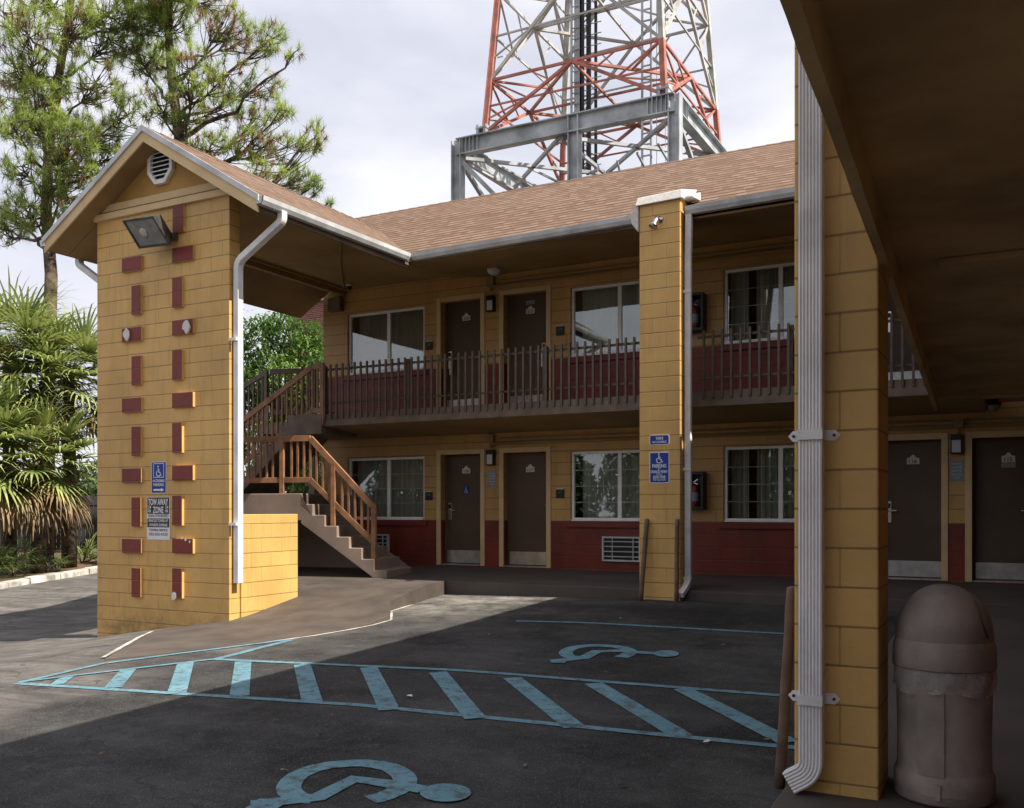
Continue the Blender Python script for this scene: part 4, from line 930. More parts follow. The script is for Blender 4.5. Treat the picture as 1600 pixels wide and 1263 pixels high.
# floodlight on the pylon
t_ = empty('floodlight', (-10.55, 9.57, 3.86)); tag(t_, 'large weathered floodlight tilted down on the pylon under the gable', 'floodlight')
q = MB(); hc = atY(229, 363, 9.18)
ax_x = Vector((.93, .30, -.16)).normalized(); up_ = Vector((-.30, -.10, .95)); fz2 = Vector((-.28, -.80, -.40)).normalized()
nrm = fz2; e1 = ax_x - nrm*ax_x.dot(nrm); e1.normalize(); e2 = nrm.cross(e1).normalized()
if e2.z < 0: e2 = -e2
e1r = (e1*math.cos(R(-8)) + e2*math.sin(R(-8))); e2r = (e2*math.cos(R(-8)) - e1*math.sin(R(-8)))
e1r = Vector((1, .06, -.02)).normalized(); e2r = Vector((-.02, -.66, .75)).normalized(); nrm = e1r.cross(e2r).normalized(); nrm = -nrm if nrm.y > 0 else nrm
print('flood', nrm)
def fp(a, b2, c2): return hc + e1r*a + e2r*b2 + nrm*c2
q.hexa([fp(-.19, -.14, -.22), fp(.19, -.14, -.22), fp(.19, .14, -.22), fp(-.19, .14, -.22), fp(-.27, -.20, -.02), fp(.27, -.20, -.02), fp(.27, .20, -.02), fp(-.27, .20, -.02)])
q.build('lamp_housing', 'fixture_grey', t_, bevel=.015)
q = MB()
for a, b2, c2, d2 in ((-.285, .285, -.215, -.185), (-.285, .285, .185, .215), (-.285, -.255, -.185, .185), (.255, .285, -.185, .185)):
    q.hexa([fp(a, c2, -.019), fp(b2, c2, -.019), fp(b2, d2, -.019), fp(a, d2, -.019), fp(a, c2, .02), fp(b2, c2, .02), fp(b2, d2, .02), fp(a, d2, .02)])
q.build('lens_frame', 'fixture_grey', t_, bevel=.004)
q = MB(); q.hexa([fp(-.254, -.184, -.015), fp(.254, -.184, -.015), fp(.254, .184, -.015), fp(-.254, .184, -.015), fp(-.254, -.184, .006), fp(.254, -.184, .006), fp(.254, .184, .006), fp(-.254, .184, .006)]); q.build('lens', 'lamp_glass', t_)
q = MB(); q.tube([fp(-.05, 0, .006), fp(-.05, 0, .018), fp(-.05, 0, .028)], [.075, .06, .02], 20); q.build('reflector', 'kick_metal', t_, smooth=True)
q = MB(); q.box(-10.70, -10.50, 9.40, 9.568, 3.76, 3.90); q.bar((-10.60, 9.42, 3.83), fp(.1, -.05, -.16), .09, .09); q.bar((-10.62, 9.50, 3.80), (-10.36, 9.50, 3.80), .10, .09); q.build('bracket', 'fixture_grey', t_, bevel=.01)

# signs on the pylon and the pillar
def round_rect(mb, x0, x1, z0, z1, y, r_, t2):
    pts_ = []
    for cx_, cz_, a0_ in ((x1-r_, z1-r_, 0), (x0+r_, z1-r_, 90), (x0+r_, z0+r_, 180), (x1-r_, z0+r_, 270)):
        for k in range(5): a_ = R(a0_ + 22.5*k); pts_.append((cx_+r_*math.cos(a_), y, cz_+r_*math.sin(a_)))
    mb.prism(pts_, (0, -t2, 0))
def sign_base(name, x0, x1, z0, z1, y, mat, label, rim='sign_white', rr_=.02, b_=.008):
    t_ = empty(name, ((x0+x1)/2, y, z0)); tag(t_, label, 'sign')
    m_ = MB(); round_rect(m_, x0, x1, z0, z1, y-.001, rr_, .004); m_.build('panel', rim, t_)
    m_ = MB(); round_rect(m_, x0+b_, x1-b_, z0+b_, z1-b_, y-.0052, max(.004, rr_-b_), .0015); m_.build('sign_face', mat, t_)
    return t_
def letter(t_, s_, size, x, z, y, w_=None, mat='sign_white', bold=0): return text_mesh(s_, size, mat, 'lettering', t_, (x, y, z), (1, 0, 0), (0, 0, 1), width=w_, bold=bold)
py = 9.57
a = atY(237, 722, py); b2 = atY(260, 771, py); x0, x1, z0, z1 = a.x, b2.x, b2.z, a.z; cx = (x0+x1)/2; h = z1-z0
t_ = sign_base('accessible_parking_sign', x0, x1, z0, z1, py, 'sign_blue', 'blue sign with wheelchair symbol and right arrow on the pylon')
yy = py-.0078
m_ = MB(); fw, f0, f1 = (x1-x0)*.36, z1-h*.50, z1-h*.05
for aa, bb_, cc, dd in ((cx-fw, cx+fw, f1-.008, f1), (cx-fw, cx+fw, f0, f0+.008), (cx-fw, cx-fw+.008, f0+.008, f1-.008), (cx+fw-.008, cx+fw, f0+.008, f1-.008)): m_.box(aa, bb_, yy-.0005, yy, cc, dd)
m_.build('symbol_border', 'sign_white', t_); isa_sign(t_, cx, yy, (f0+f1)/2-.01, (f1-f0)*.80)
letter(t_, 'ACCESSIBLE', .05, cx, z1-h*.64, yy, (x1-x0)*.80, bold=.001); letter(t_, 'PARKING', .055, cx, z1-h*.77, yy, (x1-x0)*.70, bold=.001)
m_ = MB(); za = z0+h*.11; m_.prism([(cx-.10, yy, za-.012), (cx+.05, yy, za-.012), (cx+.05, yy, za-.028), (cx+.11, yy, za), (cx+.05, yy, za+.028), (cx+.05, yy, za+.012), (cx-.10, yy, za+.012)], (0, -.001, 0)); m_.build('arrow', 'sign_white', t_)
a = atY(230, 777, py); b2 = atY(266, 844, py); x0, x1, z0, z1 = a.x, b2.x, b2.z, a.z; cx = (x0+x1)/2; h = z1-z0; w_ = x1-x0
t_ = sign_base('tow_away_sign', x0, x1, z0, z1, py, 'sign_white', 'black and white tow away zone sign on the pylon below the blue one', rr_=.008, b_=.004)
m_ = MB(); m_.box(x0+.012, x1-.012, yy-.0005, yy+.0003, z1-h*.395, z1-h*.01); m_.box(x0+.012, x1-.012, yy-.0005, yy+.0003, z1-h*.71, z1-h*.50); m_.build('black_band', 'sign_black', t_)
y3 = yy-.0016
letter(t_, 'TOW AWAY', .125, cx, z1-h*.185, y3, w_*.86, bold=.003); letter(t_, 'ZONE', .125, cx, z1-h*.37, y3, w_*.46, bold=.003)
for sx in (-.37, .37): letter(t_, '24', .06, cx+w_*sx, z1-h*.27, y3, w_*.13, bold=.001); letter(t_, 'HR', .06, cx+w_*sx, z1-h*.36, y3, w_*.13, bold=.001)
letter(t_, 'UNAUTHORIZED', .055, cx, z1-h*.47, yy, w_*.88, 'sign_black', .001)
letter(t_, 'VEHICLES TOWED AT', .055, cx, z1-h*.585, y3, w_*.86, bold=.001); letter(t_, "OWNER'S EXPENSE", .055, cx, z1-h*.685, y3, w_*.80, bold=.001)
letter(t_, 'TOWING SERVICE', .05, cx, z1-h*.80, yy, w_*.80, 'sign_black', .001); letter(t_, '352-555-0123', .055, cx, z1-h*.90, yy, w_*.80, 'sign_black', .001)
py = 12.55; yy = py-.0078
a = atY(1015, 680, py); b2 = atY(1046, 695, py); x0, x1, z0, z1 = a.x, b2.x, b2.z, a.z; cx = (x0+x1)/2; h = z1-z0
t_ = sign_base('van_accessible_sign', x0, x1, z0, z1, py, 'sign_blue', 'small blue sign reading van accessible on the middle pillar', rr_=.03, b_=.010)
letter(t_, 'VAN', .06, cx, z0+h*.50, yy, (x1-x0)*.36, bold=.001); letter(t_, 'ACCESSIBLE', .04, cx, z0+h*.20, yy, (x1-x0)*.72, bold=.0005)
a = atY(1015, 707, py); b2 = atY(1046, 755, py); x0, x1, z0, z1 = a.x, b2.x, b2.z, a.z; cx = (x0+x1)/2; h = z1-z0; w_ = x1-x0
t_ = sign_base('disabled_parking_sign', x0, x1, z0, z1, py, 'sign_blue', 'tall blue parking permit sign with wheelchair symbol on the middle pillar', rr_=.02, b_=.011)
isa_sign(t_, cx-.0, yy, z1-h*.20, h*.34)
letter(t_, 'PARKING', .07, cx, z1-h*.50, yy, w_*.70, bold=.0015); letter(t_, 'BY', .035, cx, z1-h*.575, yy); letter(t_, 'DISABLED PERMIT', .05, cx, z1-h*.67, yy, w_*.84, bold=.001); letter(t_, 'ONLY', .035, cx, z1-h*.745, yy)
letter(t_, '$250 FINE', .05, cx, z1-h*.84, yy, w_*.62, bold=.001); letter(t_, 'FOR VIOLATION', .045, cx, z1-h*.925, yy, w_*.62)

# ================================================================ LEANING POSTS, BIN
def post_(a, b2, label, r_=.03):
    a, b2 = Vector(a), Vector(b2); n = 9; m_ = MB(); rr_ = random.Random(int(a.x*100)); m_.tube([a + (b2-a)*k/n + Vector((rr_.uniform(-.002, .002), rr_.uniform(-.002, .002), 0)) for k in range(n+1)] + [b2 + Vector((0, 0, .008))], [r_*(1+rr_.uniform(-.04, .04)) for _ in range(n+1)] + [r_*.7], 14)
    tag(m_.build('leaning_post', 'wood_post', smooth=True, origin=a), label, 'post', 'brown poles leaning on the pillars')
post_((-1.175, 5.40, gz(-1.17, 5.4)), (-1.085, 5.30, -.43), 'brown pole leaning on the near pillar beside the big white downspout', .030)
a = atY(1002, 936, 12.42); post_((a.x, 12.40, gz(a.x, 12.4)), tuple(atY(1011, 812, 12.50)), 'brown pole leaning on the left edge of the middle pillar', .033)
a = atY(1057, 938, 12.46); post_((a.x, 12.46, gz(a.x, 12.4)), tuple(atY(1058, 812, 12.505)), 'brown pole standing on the right edge of the middle pillar by the downspout', .030)

bc = Vector((-.335, 5.36, zw(5.36))); bin_ = empty('trash_can', bc); tag(bin_, 'taupe plastic trash can with domed lid and clear liner by the near pillar', 'trash can')
m_ = MB(); m_.lathe([(.001, .0), (.255, .0), (.27, .015), (.272, .13), (.262, .15), (.255, .165), (.252, .30), (.256, .50), (.258, .60), (.262, .66), (.262, .70)], 64, bc); m_.build('bin_body', 'bin', bin_, smooth=True)
def patch(a0_, a1_, z0_, z1_, r0, r1, n=8):
    q_ = MB()
    for k in range(n):
        aa, ab = R(a0_ + (a1_-a0_)*k/n), R(a0_ + (a1_-a0_)*(k+1)/n); P = lambda a_, r_, z_: (bc.x + r_*math.cos(a_), bc.y + r_*math.sin(a_), bc.z + z_)
        q_.hexa([P(aa, r0, z0_), P(ab, r0, z0_), P(ab, r1, z0_), P(aa, r1, z0_), P(aa, r0, z1_), P(ab, r0, z1_), P(ab, r1, z1_), P(aa, r1, z1_)])
    return q_
q = patch(-118, -86, .155, .60, .245, .266, 10); q.build('bin_panel', 'bin', bin_)
q = patch(-112, -62, .055, .10, .26, .276, 10); q.v += []; 
q2 = patch(-96, -90, .04, .12, .26, .285, 3); q.f += [tuple(i+len(q.v) for i in f_) for f_ in q2.f]; q.v += q2.v; q.build('bin_handle', 'bin', bin_)
m_ = MB(); m_.lathe([(.262, .69), (.278, .695), (.28, .70), (.276, .80), (.27, .83), (.262, .84)], 64, bc); lid = m_.build('lid_rim', 'bin', bin_, smooth=True)
prof = [(.265, .838)]
for k in range(1, 15): a_ = R(90*k/14); prof.append((max(.001, .262*math.cos(a_)), .865 + .265*math.sin(a_)))
m_ = MB(); m_.lathe([(.262, .84), (.264, .86)] + prof[1:], 64, bc); dome = m_.build('lid_dome', 'bin', bin_, smooth=True)
q = MB(); pts_ = []
for k in range(0, 9):
    t2 = k/8; z = .865 + .19*t2; a_ = R(-28 - 8*math.sin(t2*3)); rr_ = .264*math.cos(math.asin(min(.98, (z-.865)/.265))) + .002; pts_.append((bc.x+rr_*math.cos(a_), bc.y+rr_*math.sin(a_), bc.z+z))
q.tube(pts_, .004, 6); q.build('flap_seam', 'black_plastic', dome)
rr = random.Random(8); m_ = MB(); n = 96; rows = [(.268, .702), (.274, .66), (.272, .63), (.268, .60), (.272, .585)]
for j, (r_, z) in enumerate(rows):
    for k in range(n):
        a_ = 2*math.pi*k/n; w2 = .006*math.sin(a_*9+j*.9) + .003*math.sin(a_*23+j*2) + rr.uniform(-.0015, .0015); z2 = z + (0 if j == 0 else .010*math.sin(a_*4+1)*(j/4) - .012*(j/4))
        m_.v.append((bc.x+(r_+w2*(j > 0))*math.cos(a_), bc.y+(r_+w2*(j > 0))*math.sin(a_), bc.z+z2))
for j in range(4):
    for k in range(n): k2 = (k+1) % n; m_.f.append((j*n+k, j*n+k2, (j+1)*n+k2, (j+1)*n+k))
m_.build('bin_liner', 'bag', bin_, smooth=True, recalc=False)

bin_.scale = (.88, .88, .965)
# fallen leaves on the lot
rr = random.Random(21)
for i, (x, y) in enumerate([(1105, 1162), (973, 1231), (765, 993), (970, 968), (1010, 973), (1200, 1159), (444, 1207), (500, 1153), (160, 1180), (640, 1090), (820, 1200), (1130, 1010)]):
    p_ = gpx(x, y); z = gz(*p_) + .012; a_ = rr.uniform(0, 6); l_ = rr.uniform(.025, .04); d = Vector((math.cos(a_), math.sin(a_), 0)); n_ = Vector((-d.y, d.x, 0)); p3 = Vector((p_.x, p_.y, z)); m_ = MB()
    A = [p3-d*l_, p3-d*l_*.3+n_*l_*.35+Vector((0, 0, .008)), p3+d*l_*.5+n_*l_*.28+Vector((0, 0, .012)), p3+d*l_, p3+d*l_*.5-n_*l_*.28+Vector((0, 0, .004)), p3-d*l_*.3-n_*l_*.35]
    m_.prism(A, (0, 0, .0012)); tag(m_.build('fallen_leaf', 'dead_leaf' if i % 3 else 'stucco_patch', origin=p3), 'tiny dry leaf lying on the asphalt of the lot', 'leaf', 'fallen leaves on the asphalt')

# ================================================================ RADIO TOWER
TB = Vector((-14.05, 34.15, gz(-14, 34))); tower = empty('radio_tower', TB); tag(tower, 'red and white lattice radio tower on a grey steel frame behind the motel', 'radio tower')
X0, X1, YA, YB2, ZT = -18.2, -9.9, 30.0, 38.3, 13.45
gzt = gz(-14, 34)
def ibeam(mb, a, b2, hgt, wid, up=(0, 0, 1)):
    a, b2 = Vector(a), Vector(b2); d = (b2-a).normalized(); u = Vector(up); u = (u - d*u.dot(d)).normalized()
    for s_ in (-1, 1): mb.bar(a+u*s_*(hgt/2-.02), b2+u*s_*(hgt/2-.02), wid, .04, up)
    mb.bar(a, b2, .03, hgt-.08, up)
for (x, y) in ((X0, YA), ((X0+X1)/2+.55, YA), (X1, YA), (X0, YB2), (X1, YB2), ((X0+X1)/2, YB2)):
    m_ = MB(); ibeam(m_, (x, y, gzt), (x, y, ZT+.1), .40, .36, (1, 0, 0)); m_.build('steel_column', 'steel_grey', tower)
for (a, b2) in (((X0, YA-.02, ZT-.15), (X1, YA-.02, ZT-.15)), ((X0, YB2, ZT-.15), (X1, YB2, ZT-.15)), ((X0, YA, ZT-.15), (X0, YB2, ZT-.15)), ((X1, YA, ZT-.15), (X1, YB2, ZT-.15))):
    m_ = MB(); ibeam(m_, a, b2, .62, .34); 
    d = (Vector(b2)-Vector(a)).normalized()
    for e_, s_ in ((a, 1), (b2, -1)):
        for k in range(1, 6): pp = Vector(e_) + d*s_*(.16*k+.1); m_.bar(pp-Vector((0, 0, .28)), pp+Vector((0, 0, .28)), .3, .02, tuple(d))
    m_.build('platform_beam', 'steel_grey', tower)
m_ = MB()
for (a, b2) in (((X0, YA, 8.8), (X0, YB2, ZT-.5)), ((X0, YA, ZT-.5), (X0, YB2, 8.8)), ((X1, YA, ZT-.5), (X1, YB2, 8.8)), ((X0, YA, ZT-.5), (X0+3.2, YA, 9.6)), ((X0, YB2, ZT-.5), (X1, YB2, 9)), ((X1, YB2, ZT-.5), (X0, YB2, 9))): m_.bar(a, b2, .14, .14)
for (a, b2) in (((X0, YA, ZT-.5), (X1, YB2, ZT-.5)), ((X1, YA, ZT-.5), (X0, YB2, ZT-.5)), ((X0, (YA+YB2)/2, ZT-.5), ((X0+X1)/2, YA, ZT-.5)), (((X0+X1)/2, YB2, ZT-.5), (X1, (YA+YB2)/2, ZT-.5)), (((X0+X1)/2, YA, ZT-.5), (X1, (YA+YB2)/2, ZT-.5)), ((X0, (YA+YB2)/2, ZT-.5), ((X0+X1)/2, YB2, ZT-.5)), ((X0, 34.1, ZT-.55), (X1, 34.1, ZT-.55)), ((-14, YA, ZT-.55), (-14, YB2, ZT-.55))): m_.bar(a, b2, .12, .12)
for i in range(9):
    t2 = i/9; m_.bar((X0+(X1-X0)*t2, YA+.4+(YB2-YA-.8)*t2, ZT-.5), (X0+(X1-X0)*(t2+.1), YA+.4+(YB2-YA-.8)*(1-t2)*.5, ZT-.9), .07, .07)
m_.build('frame_bracing', 'steel_grey', tower)
def pedestal(x, y): m_ = MB(); [m_.box(x-.22+.3*k, x-.12+.3*k, y-.2, y+.2, ZT+.165, ZT+.75) for k in range(2)]; m_.box(x-.24, x+.2, y-.22, y+.22, ZT+.60, ZT+.66); m_.build('pedestal', 'steel_grey', tower)
CX, CY, HW, TP = -13.95, 34.0, 3.5, .071
def lp(sx, sy, z): h2 = HW - (z-ZT)*TP; return Vector((CX+sx*h2, CY+sy*h2*.97, z))
for sx, sy in ((-1, -1), (1, -1), (1, 1), (-1, 1)): pedestal(CX+sx*HW, CY+sy*HW*.97)
LV = [ZT+.5, 15.9, 19.2, 22.8, 26.5, 30.0]
COR = [(-1, -1), (1, -1), (1, 1), (-1, 1)]
for ci, (sx, sy) in enumerate(COR):
    for k in range(len(LV)-1):
        m_ = MB(); a, b2 = lp(sx, sy, LV[k]), lp(sx, sy, LV[k+1]); m_.bar(a, b2, .19, .19); m_.bar(a+Vector((sx*.08, 0, 0)), b2+Vector((sx*.08, 0, 0)), .03, .24)
        red = k < 1 or (k == 1 and ci == 0)
        m_.build('leg', 'tower_red' if red and ci != 3 else ('tower_red' if k == 0 else 'tower_white'), tower)
def mem(a, b2, w_, mat, nm): m_ = MB(); m_.bar(a, b2, w_*.8, w_*.8); m_.build(nm, mat, tower)
for f_ in range(4):
    A, B = COR[f_], COR[(f_+1) % 4]
    for k in range(len(LV)-1):
        a0, b0, a1, b1 = lp(*A, LV[k]), lp(*B, LV[k]), lp(*A, LV[k+1]), lp(*B, LV[k+1]); m1 = (a1+b1)/2; m0 = (a0+b0)/2
        mt = 'tower_red' if k == 0 else 'tower_white'; mh = 'tower_red' if k == 0 else 'tower_white'
        mem(a1, b1, .11, mh, 'horizontal_brace')
        mem(a0, m1, .13, mt, 'diagonal_brace'); mem(b0, m1, .13, mt, 'diagonal_brace')
        # secondary lattice on each face, one mesh
        m_ = MB(); qa, qb = (a0+m1)/2, (b0+m1)/2
        m_.bar(qa, (a0+a1)/2, .06, .06); m_.bar(qb, (b0+b1)/2, .06, .06); m_.bar(qa, a1, .06, .06); m_.bar(qb, b1, .06, .06); m_.bar(qa, qb, .06, .06); m_.bar(qa, (a0*3+a1)/4, .05, .05); m_.bar(qb, (b0*3+b1)/4, .05, .05)
        m_.bar((a1*3+b1)/4, (a0+m1*3)/4, .05, .05); m_.bar((b1*3+a1)/4, (b0+m1*3)/4, .05, .05)
        m_.build('face_lattice', mt, tower)
for k in range(1, len(LV)):
    m_ = MB(); c4 = [lp(*c2, LV[k]) for c2 in COR]; md = [(c4[i]+c4[(i+1) % 4])/2 for i in range(4)]
    for i in range(4): m_.bar(md[i], md[(i+1) % 4], .10, .10)
    for i in range(4): m_.bar(c4[i], (md[i]+md[(i+3) % 4])/2, .07, .07)
    m_.bar(md[0], md[2], .08, .08); m_.bar(md[1], md[3], .08, .08)
    m_.build('plan_bracing', 'tower_red' if k == 1 else 'tower_white', tower)
m_ = MB(); zc = [ZT-.5, 31]
for dx, dy, w_ in ((-.55, -.3, .16), (-.25, -.3, .13), (-.0, -.25, .10), (-.4, -.1, .10)): m_.bar((CX-.35+dx, CY+dy, zc[0]), (CX-.35+dx, CY+dy, zc[1]), w_, .07)
m_.build('cable_run', 'cable', tower)
m_ = MB()
for x_ in (CX-1.35, CX-.95, CX+1.55, CX+1.9):
    m_.bar((x_, CY-.3, 8), (x_, CY-.3, 31), .07, .07)
z = 9.0
while z < 31: m_.bar((CX-1.35, CY-.3, z), (CX-.95, CY-.3, z), .035, .035); m_.bar((CX-.95, CY-.3, z), (CX-.1, CY-.3, z), .03, .03); m_.bar((CX+1.55, CY-.3, z), (CX+1.9, CY-.3, z), .05, .05); z += .42
for x_ in (CX+3.0, CX+3.35): m_.bar((x_*1.0-1.2, CY+.6, 10), (x_-1.2, CY+.6, 31), .02, .02)
m_.bar((CX-1.15, CY-.2, 8), (CX-1.15, CY-.2, 31), .22, .10)
m_.build('ladder', 'steel_grey', tower)

# ================================================================ FAR THINGS
bb = empty('brick_building', (-28, 42, gz(-28, 42))); tag(bb, 'red brick building beyond the green tree, seen past the stair railing', 'building')
x0 = atY(450, 520, 36).x; q = MB(); q.box(x0, x0+7, 36, 44, gz(-20, 36)-.2, 10.0); q.build('wall', 'brick_red', bb); q = MB(); q.box(x0-.15, x0+7.15, 35.85, 44.15, 10.0, 10.3); q.build('roof', 'kerb_white', bb)
q = MB()
for k in range(2):
    q.box(x0+2.2+2.4*k, x0+3.3+2.4*k, 35.97, 35.998, 3.2, 4.8)
q.build('window', 'lamp_glass', bb)
# black slatted fence
fa, fb = atD(-40, 884, 33), atD(152, 880, 35.5); fa.z = gz(fa.x, fa.y)+.13; fb.z = gz(fb.x, fb.y)+.13
fe = empty('slatted_fence', (fa+fb)/2); tag(fe, 'black slatted fence behind the palms and the planting bed', 'fence')
fb = fb + (fb-fa)*.9; d = (fb-fa); n = int(d.length/.142); q = MB()
for k in range(n):
    p_ = fa + d*(k/n); q.bar(p_ + Vector((0, 0, 0)), p_ + Vector((0, 0, 2.0 + .02*math.sin(k*3.1))), .13, .02, tuple(Vector((-d.y, d.x, 0)).normalized()))
q.build('slats', 'fence_black', fe)
q = MB(); off_ = Vector((.06, .06, 0)); [q.bar(fa+Vector((0, 0, z))+off_, fb+Vector((0, 0, z))+off_, .04, .09) for z in (.3, 1.7)]; q.build('fence_rail', 'fence_black', fe)
p_ = atD(46, 792, 32.0); q = MB(); q.box(p_.x-.28, p_.x+.24, p_.y-.02, p_.y, p_.z-.55, p_.z-.0); tag(q.build('fence_notice', 'sign_white', origin=(p_.x, p_.y, p_.z-.55)), 'small white notice fixed to the black fence under the palm leaves', 'sign')
p_ = atD(113, 786, 38); q = MB(); t2 = Vector((cth, sth, 0)); u_ = [p_ + t2*k + Vector((0, 0, zz)) for k, zz in ((-1.1, -.45), (1.1, -.45), (1.1, .05), (.5, .17), (-.4, .14), (-1.1, .0))]; q.prism(u_, (-sth*.1, cth*.1, 0)); tag(q.build('orange_barrier', 'orange', origin=(p_.x, p_.y, p_.z-.45)), 'bright orange barrier just showing above the black fence', 'barrier')

# ================================================================ TREES
def blade(mb, p_, d, ln, w_, droop=0.0, segs=1):
    side_ = d.cross(Vector((random.uniform(-.3, .3), random.uniform(-.3, .3), 1))).normalized() * w_/2
    a = p_; n0 = len(mb.v); mb.v += [tuple(a-side_), tuple(a+side_)]; dd = d.copy()
    for k in range(segs):
        a = a + dd*(ln/segs); dd = (dd + Vector((0, 0, -droop/segs))).normalized(); f_ = 1 - (k+1)/segs*.75
        mb.v += [tuple(a-side_*f_), tuple(a+side_*f_)]; i = n0+2*k; mb.f.append((i, i+1, i+3, i+2))
def rdir(rnd, up=0.0):
    while True:
        v = Vector((rnd.uniform(-1, 1), rnd.uniform(-1, 1), rnd.uniform(-1, 1)))
        if .05 < v.length < 1: v.normalize(); v.z += up; return v.normalized()
def curve(a, b2, sag, rnd, n=7, jit=.05):
    a, b2 = Vector(a), Vector(b2); ln = (b2-a).length; o_ = []
    for k in range(n+1):
        t2 = k/n; p_ = a.lerp(b2, t2); p_.z -= math.sin(t2*math.pi)*sag*ln
        if 0 < k < n: p_ += Vector((rnd.uniform(-1, 1), rnd.uniform(-1, 1), rnd.uniform(-1, 1)))*jit*ln*.5
        o_.append(p_)
    return o_
def pine(name, label, trunk_px, clumps, D, seed, trunk_r=.24):
    rnd = random.Random(seed); random.seed(seed)
    tp = [atD(x, y, D) for x, y in trunk_px]; root = empty(name, (tp[0].x, tp[0].y, gz(tp[0].x, tp[0].y)+.2)); tag(root, label, 'tree', 'tall pines behind the pylon')
    tp[0].z = gz(tp[0].x, tp[0].y)
    tk = MB(); n = len(tp); tk.tube(tp, [trunk_r*(1-.72*k/(n-1)) for k in range(n)], 12); tk.build('trunk', 'bark', root, smooth=True)
    br = MB(); gr = MB(); bn = MB(); 
    def tat(z):
        for a, b2 in zip(tp, tp[1:]):
            if a.z <= z <= b2.z: return a.lerp(b2, (z-a.z)/(b2.z-a.z))
        return tp[-1].copy()
    for (x, y, rx, ry, dens, brown) in clumps:
        dd = D + rnd.uniform(-2.2, 2.2); c2 = atD(x, y, dd); s_ = dd/F; rx_, ry_ = rx*s_, ry*s_
        st_ = tat(c2.z - rnd.uniform(.3, 1.6)*(1+abs(c2.x-tat(c2.z).x)*.25)); cv = curve(st_, c2, .06, rnd, 8, .06); L_ = (c2-st_).length
        br.tube(cv, [max(.018, (.035+.011*L_)*(1-.8*k/8)) for k in range(9)], 6)
        nt_ = int(dens*2.1)
        for i in range(nt_):
            v = rdir(rnd); rr_ = rnd.uniform(.35, 1)**.6
            p_ = c2 + Vector((v.x*rx_, v.y*rx_*.9, v.z*ry_))*rr_
            o2 = cv[-1-rnd.randint(0, 3)]
            if rnd.random() < .85: tw = curve(o2, p_, .08, rnd, 3, .10); br.tube(tw, [.022, .016, .011, .006], 4)
            bb_ = rnd.random() < brown; mb = bn if bb_ else gr
            ax = (p_ - o2).normalized() if (p_-o2).length > .1 else Vector((0, 0, 1)); ax = (ax + Vector((0, 0, .45))).normalized()
            for k in range(rnd.randint(34, 48)):
                d = (ax*(.15 if bb_ else .5) + rdir(rnd) + Vector((0, 0, -.35 if bb_ else .05))).normalized(); blade(mb, p_ - ax*rnd.uniform(0, .16), d, rnd.uniform(.19, .33)*(.85 if bb_ else 1), .018, .45 if bb_ else .25, 2)
    br.build('branches', 'bark', root, recalc=False); gr.build('needles', 'needle_green', root, recalc=False)
    if bn.f: bn.build('dry_needles', 'needle_brown', root, recalc=False)
pine('pine_tree', 'tall pine left of the pylon with a bare lower trunk', [(72, 905), (76, 560), (80, 430), (72, 330), (76, 235), (92, 120), (108, 20), (125, -80), (140, -180)],
     [(60, 170, 60, 50, 30, .15), (110, 215, 60, 40, 30, .1), (200, 180, 45, 40, 18, .1), (80, 120, 50, 40, 20, .3), (20, 190, 40, 40, 16, .1), (215, 245, 40, 30, 14, .2), (170, 20, 60, 40, 26, .25), (100, 275, 60, 40, 26, .15), (165, 250, 50, 30, 18, .15), (50, 320, 50, 40, 22, .1), (20, 100, 50, 50, 18, .35), (70, 195, 62, 38, 34, .12), (150, 205, 48, 34, 26, .08), (35, 260, 45, 30, 16, .1), (120, 260, 55, 32, 24, .15), (25, 330, 48, 34, 22, .1), (8, 360, 40, 30, 16, 0), (110, 320, 30, 30, 8, .3), (45, 60, 50, 45, 20, .3), (110, 40, 60, 45, 26, .25),
      (170, 60, 55, 45, 26, .15), (30, 140, 50, 40, 18, .2), (150, 130, 55, 40, 22, .25), (215, 25, 50, 35, 26, .05), (5, 20, 40, 45, 14, .2), (75, 0, 60, 40, 22, .2), (150, -60, 90, 50, 40, .1), (60, -90, 90, 60, 40, .1), (190, 290, 35, 25, 10, .3)], 30, 3, .23)
pine('pine_tree', 'tall pine whose crown rises behind the gable, partly brown', [(292, 905), (290, 600), (286, 330), (280, 215), (268, 120), (262, 30), (255, -70), (250, -160)],
     [(265, 35, 60, 42, 34, .02), (215, 85, 45, 32, 20, .03), (240, 95, 40, 40, 18, .05), (300, 110, 48, 42, 24, .1), (350, 35, 45, 34, 18, .55), (385, 60, 40, 40, 16, .6), (425, 60, 26, 30, 12, .25), (355, 115, 42, 36, 14, .5), (410, 130, 36, 34, 13, .5),
      (460, 82, 15, 12, 3, .1), (290, 185, 42, 30, 16, .3), (345, 170, 45, 34, 18, .4), (400, 185, 40, 28, 14, .5), (440, 170, 26, 22, 9, .2), (250, 165, 40, 30, 14, .2), (330, 225, 40, 24, 16, .35), (395, 225, 42, 28, 20, .35), (450, 230, 38, 26, 16, .45),
      (492, 215, 22, 26, 11, .35), (470, 280, 36, 20, 14, .1), (490, 290, 18, 16, 8, .0), (415, 268, 40, 18, 12, .3), (255, 0, 60, 30, 22, .1), (330, 5, 40, 24, 12, .5), (270, -60, 90, 50, 40, .1), (515, 315, 9, 8, 2, .0)], 31, 9, .25)

